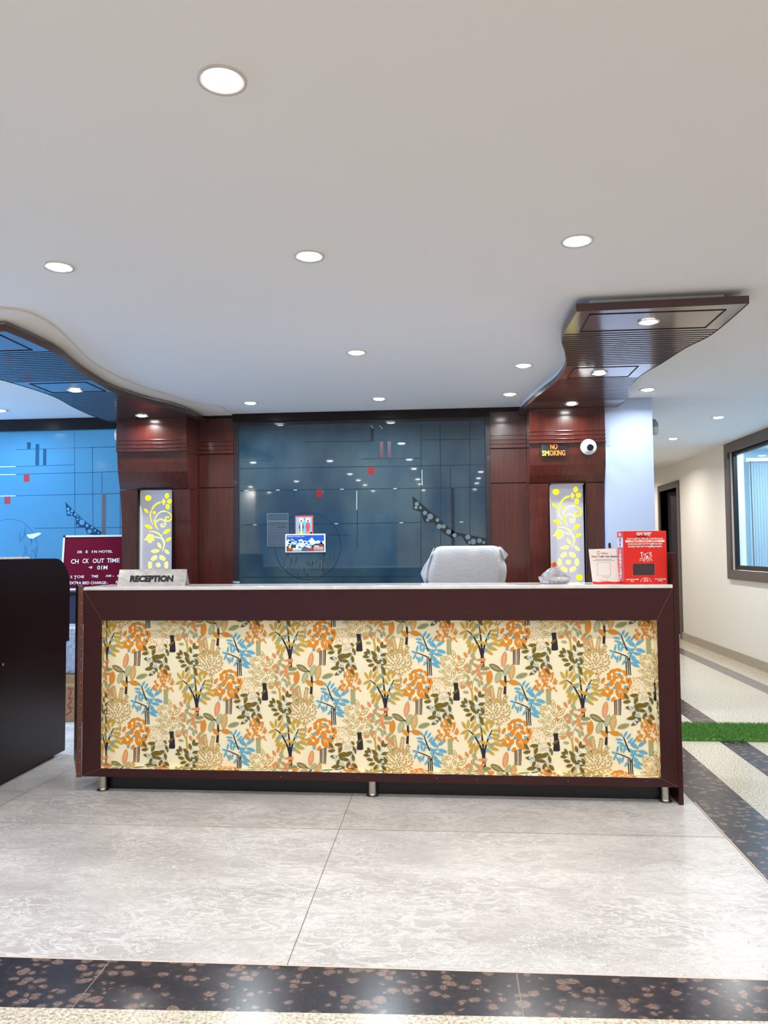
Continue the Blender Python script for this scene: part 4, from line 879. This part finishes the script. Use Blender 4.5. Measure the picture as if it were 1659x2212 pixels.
join_text([H('दान पात्र', .021, cx-.004, DZ1-.021, off=.0008), H('गौशाला के धार्मिक दान, गौसेवा, पूजा, औषधि, भोजन एवं चारा', .0088, cx, DZ1-.042, sx=.9),
           H('यहाँ गाये प्रसन्न रहती है, यहाँ सभी संपत्तियाँ सदा रहती है।', .0088, cx, DZ1-.069, off=.0005, sx=.9), H('यहाँ गाये दुःख पाती है, यहाँ सभी संपत्तियाँ दूर हो जाती है॥', .0088, cx, DZ1-.082, off=.0005, sx=.9),
           H('गौ रक्षा की ओर....   धर्म की ओर....   सेवा की ओर....', .0078, cx, DZ1-.0535, INKR, sx=.9),
           H('सुखधाम गौ सेवा समिति', .0072, DX0+.038, ZT+.021), H('गोपाल', .0072, DX0+.038, ZT+.0125), H('गौशाला', .007, cx, ZT+.0215), H('सहयोग सेवा', .006, cx, ZT+.0135), H('श्री राम गौसेवा मंडल', .0072, DX1-.036, ZT+.0225), H('सेवा सदन', .0066, DX1-.036, ZT+.0145)], e)
bm = bmesh.new()
for q in ribbon([(cx-.026, ZT+.010), (cx-.020, ZT+.024), (cx, ZT+.032), (cx+.020, ZT+.024), (cx+.026, ZT+.010)], .0016, .0016): bm.faces.new([bm.verts.new((x, yf-.0008, z)) for x, z in q])
# cow with standing figure and wheel emblem
ex, ez = cx-.028, ZT+.112; s = .060/420
def EM(pts, w0, w1=None):
    for q in ribbon([(ex+(x-590)*s, ez+(1040-y)*s) for x, y in pts], w0*s, (w1 or w0)*s, 5): bm.faces.new([bm.verts.new((a, yf-.0008, z)) for a, z in q])
def ED(x, y, a, b_): bm.faces.new([bm.verts.new((px, yf-.0010, pz)) for px, pz in ell(ex+(x-590)*s, ez+(1040-y)*s, a*s, b_*s)])
ED(668, 715, 45, 20); EM([(668, 715), (668, 930)], 22); ED(845, 860, 42, 42); ED(790, 770, 22, 22); ED(735, 785, 18, 18); ED(970, 710, 22, 22); ED(950, 790, 26, 14)
EM([(600, 1010), (600, 950), (665, 920), (725, 960), (725, 1020)], 14); EM([(625, 1000), (665, 965), (705, 1010)], 10); EM([(740, 940), (770, 850), (790, 780), (850, 730), (930, 730)], 14)
EM([(940, 700), (1000, 740), (940, 790), (1010, 820), (960, 900), (910, 860)], 16); EM([(770, 930), (850, 915), (930, 930)], 20); EM([(770, 930), (760, 1040)], 16); EM([(830, 940), (860, 1030)], 18); EM([(900, 940), (930, 1020)], 22); EM([(960, 930), (1030, 1000)], 22)
link('emblem', bm, INKW, e)
bm = bmesh.new()
def side_text(s_, size, z): return (s_, size, (DX0-.0018, (DY0+DY1)/2, z), INKW if z < DZ1-.09 or z > DZ1-.03 else INKG, dict(align='CENTER', off=.0006, rot=(PI/2, 0, -PI/2), ext=.0002))
join_text([side_text('गौमाता', .022, DZ1-.024), side_text('मंदिर', .030, DZ1-.056), side_text('सेवा', .026, DZ1-.078)] + [side_text(t, .022, DZ1-.11-.019*i) for i, t in enumerate(('श्री', 'कृष्ण', 'गौशाला', 'गोपाल', 'सेवा', 'सदन', 'समिति', 'दान'))], e)
# review card
e = empty('standing_card', (.775, 4.05, ZT), 'white thank-you card leaning beside the red box', 'card')
sk = .022
def card(u0, u1, v0, v1, y, off): # slightly skewed leaning plate
    return [(DU+u0, 0)]
CA = [( .709, ZT+.005), (.846, ZT+.007), (.829, ZT+.181), (.692, ZT+.178)]
link('plate', prism(CA, 4.052, 4.055, ax='y'), mat('card_white', lin(236, 230, 224), .35), e)
link('stand', B((.72, .83, 4.055, 4.12, ZT, ZT+.003), (.72, .83, 4.055, 4.058, ZT, ZT+.05)), WHITE, e)
bm = prism([(.711, ZT), (.858, ZT), (.856, ZT+.012), (.82, ZT+.009), (.78, ZT+.013), (.74, ZT+.008), (.709, ZT+.0115)], 4.048, 4.0515, ax='y'); link('red_base', bm, RED, e)
yc = 4.0512
bm = bmesh.new()
n = 22
for i in range(n):
    if i in (0, 1): continue
    a0, a1 = 2*PI*i/n, 2*PI*(i+1)/n
    bm.faces.new([bm.verts.new((.742+q*math.cos(t), yc, ZT+.160+q*math.sin(t))) for q, t in ((.0085, a0), (.0085, a1), (.0062, a1), (.0062, a0))])
bm.faces.new([bm.verts.new(p) for p in ((.757, yc, ZT+.1535), (.789, yc, ZT+.1535), (.789, yc, ZT+.157), (.757, yc, ZT+.156))])
bm.faces.new([bm.verts.new(p) for p in ((.776, yc, ZT+.022), (.779, yc, ZT+.018), (.784, yc, ZT+.027), (.779, yc, ZT+.021))])
link('logo', bm, INKR, e)
join_text([('Thank You ', .0125, (.703, yc, ZT+.136), INKR, dict(shear=.35, off=.0003, ext=.0002)), ('For Your Review', .0125, (.754, yc, ZT+.136), INK, dict(shear=.35, off=.0003, sx=.93, ext=.0002))], e)
bm = bmesh.new()
for z, a, b_ in ((.124, .724, .808), (.1185, .712, .822), (.033, .757, .795), (.158, .752, .775), (.016, .745, .772)): bm.faces.new([bm.verts.new(p) for p in ((a, yc, ZT+z), (b_, yc, ZT+z), (b_, yc, ZT+z+.0016), (a, yc, ZT+z+.0016))])
link('print_line', bm, INKG, e)
bm = bmesh.new()
for a in ((.733, .735, .042, .110), (.799, .801, .042, .110), (.733, .801, .042, .0436), (.733, .801, .1085, .110)): bm.faces.new([bm.verts.new(p) for p in ((a[0], yc, ZT+a[2]), (a[1], yc, ZT+a[2]), (a[1], yc, ZT+a[3]), (a[0], yc, ZT+a[3]))])
link('print_frame', bm, mat('pale_frame', lin(190, 182, 178), .5), e)
# crystal bowl
GL = mat('crystal', (.98, .96, .98), .02, spec=.8); GL.node_tree.nodes['Principled BSDF'].inputs['Transmission Weight'].default_value = .82
GL.node_tree.nodes['Principled BSDF'].inputs['IOR'].default_value = 1.5
bx, by = .527, 4.125
e = empty('crystal_bowl', (bx, by, ZT), 'square cut-crystal bowl with domed lid on the counter', 'bowl')
def facet(prof, seg, c, tw=0, sq=0):
    bm = bmesh.new(); rings = []
    for j, (r, h) in enumerate(prof):
        ring = []
        for i in range(seg):
            a = 2*PI*(i + (.5 if j % 2 and tw else 0))/seg; k = 1
            if sq: k = 1/max(abs(math.cos(a)), abs(math.sin(a)))**sq
            kk = 1 + (.035 if i % 2 else -.02)
            ring.append(bm.verts.new((c[0]+r*k*kk*math.cos(a), c[1]+r*k*kk*math.sin(a), c[2]+h)))
        rings.append(ring)
    for a, b_ in zip(rings, rings[1:]):
        for i in range(seg):
            j = (i+1) % seg
            bm.faces.new((a[i], a[j], b_[j])); bm.faces.new((a[i], b_[j], b_[i]))
    bm.faces.new(rings[0][::-1]); bm.faces.new(rings[-1]); bmesh.ops.recalc_face_normals(bm, faces=bm.faces[:]); return bm
link('bowl_body', facet([(.056, 0), (.070, .004), (.080, .022), (.082, .036), (.076, .037), (.07, .02)], 24, (bx, by, ZT+.0003), 0, .5), GL, e)
link('lid', facet([(.066, .037), (.064, .045), (.055, .054), (.046, .062), (.036, .070), (.026, .078), (.014, .084)], 18, (bx-.005, by, ZT), 1), GL, e)
tag_ = empty('marigold', (bx-.004, by, ZT+.084), 'small orange marigold flower head on top of the crystal lid', 'flower')
bm = bmesh.new(); random.seed(5)
for i in range(90):
    u = random.uniform(-.2, 1); t = random.uniform(0, 2*PI); q = math.sqrt(1-u*u) if abs(u) <= 1 else 0; d = Vector((q*math.cos(t), q*math.sin(t), u))
    c = Vector((bx-.004, by, ZT+.096)) + d*.0125; sdir = d.cross(Vector((.3, .2, .9))).normalized()*.0035; up = d*.003+Vector((0, 0, .001))
    bm.faces.new([bm.verts.new(p) for p in (c-sdir, c-sdir*.6+up, c+sdir*.6+up, c+sdir, c-d*.003)])
bmesh.ops.create_icosphere(bm, subdivisions=2, radius=.0130, matrix=Matrix.Translation((bx-.004, by, ZT+.0965)))
link('petals', bm, mat('marigold_orange', lin(238, 120, 20), .6), tag_)
# crumpled wire / foil
bm = bmesh.new(); random.seed(8)
pts = [(-1.245+.045*random.random(), 4.245+.012*random.random(), ZT+.002+.014*random.random()) for i in range(26)]
tube([tuple(p) for p in pts], .0012, bm, 5)
tag(link('crumpled_wrapper', bm, mat('clear_wrapper', lin(160, 176, 190), .2)), 'small crumpled clear wrapper at the back edge of the counter top', 'wrapper')
# ---------------------------------------------------------------- towel chair
ch = empty('office_chair', (.065, 4.86, 0), 'office chair behind the counter, its backrest under a towel', 'chair')
CHM = mat('chair_black', lin(28, 28, 30), .6)
link('backrest', bev(B(-.10, .255, 4.785, 4.82, .72, 1.262), .025, 3), CHM, ch, True)
link('seat', bev(B(-.17, .30, 4.80, 5.24, .42, .50), .03, 3), CHM, ch, True)
link('back_bar', tube([(.065, 4.79, .74), (.065, 4.80, .5), (.065, 4.9, .41)], .02), CHM, ch)
link('gas_post', lathe([(.03, .10), (.03, .30), (.02, .30), (.02, .42)], (.065, 5.0, 0), 16), CHROME, ch)
for k in range(5):
    a = 2*PI*k/5; c = (.065+.27*math.cos(a), 5.0+.22*math.sin(a)) 
    lg = link('leg', tube([(.065, 5.0, .11), (*c, .075)], .018), CHM, ch)
    w_ = link('caster', lathe([(.024, -.01), (.027, 0), (.024, .01)], (*c, .028), 14, axis='x'), CHM, lg)
def towel():
    bm = bmesh.new()
    rows = [(4.722, .975, -.160, .296), (4.722, 1.03, -.172, .302), (4.722, 1.08, -.183, .314), (4.723, 1.12, -.182, .320), (4.725, 1.16, -.168, .318), (4.728, 1.20, -.152, .303), (4.733, 1.235, -.138, .305), (4.742, 1.262, -.122, .292), (4.758, 1.277, -.112, .280), (4.79, 1.281, -.108, .276),
            (4.822, 1.276, -.112, .280), (4.840, 1.255, -.125, .29), (4.846, 1.20, -.14, .30), (4.848, 1.10, -.16, .30), (4.848, .98, -.16, .30)]
    NU = 28; grid = []; rn = random.Random(2)
    for j, (y, z, xa, xb) in enumerate(rows):
        row = []
        for i in range(NU+1):
            t = i/NU; x = xa+(xb-xa)*t; e1 = max(0, 1-t*9); e2 = max(0, 1-(1-t)*9)
            yy = y + (.045 if j < 8 else .025 if j == 8 else 0 if j == 9 else -.02 if j == 10 else -.03)*(e1**2+e2**2) + .003*math.sin(t*17+j*.5) + rn.uniform(-.0008, .0008)
            zz = z - (.010*(e1+e2)**2 if 7 <= j <= 11 else 0) 
            row.append(bm.verts.new((x, yy, zz)))
        grid.append(row)
    for a, b_ in zip(grid, grid[1:]):
        for i in range(NU): bm.faces.new((a[i], a[i+1], b_[i+1], b_[i]))
    # corner folds hanging out at both sides
    def flap(P):
        vs = [bm.verts.new(p) for p in P]; c = bm.verts.new([sum(p[k] for p in P)/len(P) + (.012 if k == 1 else 0) for k in range(3)])
        for i in range(len(vs)): bm.faces.new((vs[i], vs[(i+1) % len(vs)], c))
    flap([(-.118, 4.756, 1.27), (-.15, 4.77, 1.21), (-.190, 4.79, 1.15), (-.205, 4.80, 1.112), (-.190, 4.78, 1.075), (-.168, 4.75, 1.04), (-.160, 4.74, 1.14)])
    flap([(.276, 4.76, 1.275), (.305, 4.78, 1.252), (.330, 4.80, 1.223), (.318, 4.79, 1.205), (.300, 4.76, 1.19), (.29, 4.745, 1.24)])
    bmesh.ops.remove_doubles(bm, verts=bm.verts, dist=.0005)
    bmesh.ops.recalc_face_normals(bm, faces=bm.faces[:])
    bmesh.ops.solidify(bm, geom=bm.faces[:], thickness=.006)
    bmesh.ops.subdivide_edges(bm, edges=bm.edges[:], cuts=1, smooth=.3, use_grid_fill=True)
    return bm
TW = mat('terry_cloth', lin(232, 234, 238), .95, spec=.1)
bump(TW, noise(TW, coords(TW, (1, 1, 1.5)), 95, 4, .75), 1.0, .014)
tag(link('towel', towel(), TW, None, True), 'white terry towel draped over the chair back behind the counter', 'towel')
# ---------------------------------------------------------------- letter board on the side table
sd = empty('side_table', (-3.3, 6.17, 0), 'dark side table behind the counter gap, under the letter board', 'table')
link('top', B(-3.85, -2.78, 5.96, 6.38, .918, .942), WDARK, sd); link('apron', B((-3.85, -2.78, 5.98, 6.0, .66, .918)), mat('navy_apron', lin(34, 34, 62), .5), sd)
for x in (-3.82, -2.81):
    for y in (6.03, 6.34): link('leg', B(x-.02, x+.02, y-.02, y+.02, 0, .918), WDARK, sd)
lb = empty('letter_board', (-3.04, 6.27, .942), 'maroon letter board with white check out text, in front of the blue glass', 'sign')
BX0, BX1, BZ0, BZ1 = -3.332, -2.772, .942, 1.413
al_ = math.radians(8); 
def bt(x, y, z):  # board local: x, depth, height -> leaning back
    return Vector((x - (z-BZ0)*.02, 6.285 + y*math.cos(al_) + (z-BZ0)*math.sin(al_), BZ0 + (z-BZ0)*math.cos(al_)))
def bbox(bm, x0, x1, y0, y1, z0, z1):
    vs = box(bm, x0, x1, y0, y1, z0, z1)
    for v_ in vs: v_.co = bt(*v_.co)
    return bm
link('felt', bbox(bmesh.new(), BX0+.014, BX1-.014, -.006, .006, BZ0+.014, BZ1-.014), mat('maroon_felt', lin(104, 8, 34), .8, spec=.1), lb)
bm = bmesh.new()
for a in ((BX0, BX1, BZ0, BZ0+.016), (BX0, BX1, BZ1-.016, BZ1), (BX0, BX0+.016, BZ0+.016, BZ1-.016), (BX1-.016, BX1, BZ0+.016, BZ1-.016)): bbox(bm, a[0], a[1], -.011, .009, a[2], a[3])
link('frame', bm, mat('board_frame', lin(214, 226, 222), .35), lb)
bm = bmesh.new()
for x, z in ((BX0, BZ1-.018), (BX1-.02, BZ1-.018)): bbox(bm, x-.001, x+.021, -.0125, .010, z, BZ1+.001)
link('corner_cap', bm, BLACK, lb)
RT = (PI/2-al_, 0, 0)
def LT(s, size, x, z, off=.0006, w=None, m=INKW): 
    p = bt(x, -.0075, z); return (s, size, tuple(p), m, dict(rot=RT, off=off*.45, fitw=w, ext=.0004))
LBPX = [['DR', 0.0297, -3.1982, 1.2576, 0.0008, 0.0425], ['E', 0.0296, -3.1246, 1.2592, 0.0008, 0.0187], ['I', 0.0296, -3.0702, 1.2596, 0.0008, 0.008], ['N', 0.0296, -3.0488, 1.2594, 0.0014, 0.0232], ['HOTEL', 0.0284, -3.0088, 1.2604, 0.0008, 0.1222], ['CH', 0.0532, -3.2507, 1.1691, 0.0016, 0.067], ['CK', 0.0531, -3.1483, 1.1727, 0.0016, 0.0557], ['OUT', 0.0519, -3.0581, 1.1734, 0.0016, 0.1008], ['TI', 0.0518, -2.9331, 1.1759, 0.0022, 0.0376], ['ME', 0.05, -2.888, 1.1765, 0.0016, 0.0663], ['01M', 0.0482, -3.0149, 1.1165, 0.0016, 0.0894], ['K', 0.0323, -3.2449, 1.0438, 0.0008, 0.0178], ['T', 0.0469, -3.2153, 1.0329, 0.0014, 0.0222], ['CHE', 0.0305, -3.1881, 1.0456, 0.0008, 0.0608], ['TME', 0.0304, -3.0641, 1.0484, 0.0008, 0.062], ['AM –', 0.028, -2.9375, 1.0528, 0.0008, 0.0772], ['1', 0.0262, -2.8339, 1.0531, 0.0008, 0.0088], ['EXTRA BED CHARGE–', 0.0322, -3.2528, 0.9925, 0.0012, 0.3407], ['50', 0.0302, -2.8465, 0.9992, 0.0012, 0.0417], ['→', 0.0353, -3.0921, 1.1242, 0.0018, 0.0355]]
join_text([LT(s_, sz, x, z, of, sx) for s_, sz, x, z, of, sx in LBPX], lb)
# box and wrapped parcel under the table
e = empty('cardboard_box', (-2.93, 5.75, 0), 'brown cardboard box with red print in the gap under the side table', 'box')
link('carton', bev(B(-3.13, -2.83+.09, 5.57, 5.95, .0005, .345), .003), mat('cardboard', lin(176, 134, 92), .8), e)
link('tape', B(-3.0, -2.75, 5.5685, 5.57, .26, .285), mat('box_tape', lin(196, 160, 116), .4), e)
bm = bmesh.new()
for k in range(3):
    for q in ribbon([(-2.90+.012*k, .05+.07*k), (-2.86, .08+.07*k), (-2.88, .11+.07*k), (-2.84, .10+.07*k)], .010, .006): bm.faces.new([bm.verts.new((x, 5.5684, z)) for x, z in q])
link('red_print', bm, mat('print_red_box', lin(170, 60, 56), .6), e)
BW = mat('bubble_wrap', lin(178, 184, 200), .25, spec=.7); vo = N(BW, 'ShaderNodeTexVoronoi'); vo.inputs['Scale'].default_value = 34; L(BW, coords(BW), vo.inputs['Vector']); bump(BW, vo.outputs['Distance'], .9, .01)
tag(link('wrapped_parcel', bev(B(-3.12, -2.75, 5.60, 5.90, .346, .698), .02, 3), BW, None, True), 'bubble-wrapped parcel on the cardboard box under the side table', 'parcel')
# ---------------------------------------------------------------- left desk
ld_ = empty('side_desk', (-2.8, 4.3, 0), 'tall dark wooden desk end with rounded top corner at the left edge', 'desk')
ys = [(3.1, .03), (3.1, 1.226)] 
arc = [(4.55+.185*math.sin(t), 1.04+.185*math.cos(t)) for t in [i*PI/2/10 for i in range(11)]]
up = [(3.1, .70)] + [(3.1, 1.226)] + arc + [(4.735, .70)]
link('upper_panel', prism(up, -2.475, -2.448, ax='x'), WDARK, ld_)
link('lower_panel', prism([(3.1, .02), (3.1, .70), (4.705, .70), (4.705, .02)], -2.476, -2.452, ax='x'), WDARK, ld_)
link('cabinet_body', B(-3.05, -2.478, 3.12, 4.66, .06, 1.0), WDARK, ld_)
link('top_slab', bev(B(-3.1, -2.44, 3.08, 4.25, 1.2265, 1.2385), .003), STONE, ld_)
link('top_board', B(-3.08, -2.477, 3.12, 4.5, 1.20, 1.2262), WDARK, ld_)
link('back_board', B(-3.08, -3.05, 3.12, 4.66, .06, 1.2), WDARK, ld_)
link('plinth', B(-3.02, -2.49, 3.15, 4.64, 0, .06), BLACK, ld_)
link('lock', lathe([(.008, .003), (.009, .0), (.004, -.002)], (-2.449, 4.017, .655), 14, axis='x'), CHROME, ld_)
# ---------------------------------------------------------------- turf mat
TF = mat('turf_green', lin(70, 140, 48), .9, spec=.1); setc(TF, ramp(TF, noise(TF, coords(TF), 60, 3), [(.3, lin(58, 108, 44)), (.7, lin(122, 170, 90))]))
tm = empty('turf_mat', (2.1, 5.45, 0), 'green artificial turf strip lying across the floor at right', 'mat')
link('backing', B(1.16, 3.08, 5.235, 5.70, .0006, .012), TF, tm)
bm = bmesh.new(); rn = random.Random(11)
for i in range(26000):
    x, y = rn.uniform(1.155, 3.085), rn.uniform(5.228, 5.708); a = rn.uniform(0, 2*PI); h = rn.uniform(.014, .024); w = .0022
    lx, ly = rn.uniform(-.008, .008), rn.uniform(-.008, .008)
    bm.faces.new([bm.verts.new(p) for p in ((x-w*math.cos(a), y-w*math.sin(a), .010), (x+w*math.cos(a), y+w*math.sin(a), .010), (x+lx, y+ly, .010+h))])
pl = link('pile', bm, TF, tm); pl['kind'] = 'stuff'
# a white pillar and street lamps seen only as reflections in the dark glass
struct('wall_column_rear', B(-3.95, -3.6, -1.2, -.9, 0, CEIL), PAINTB)
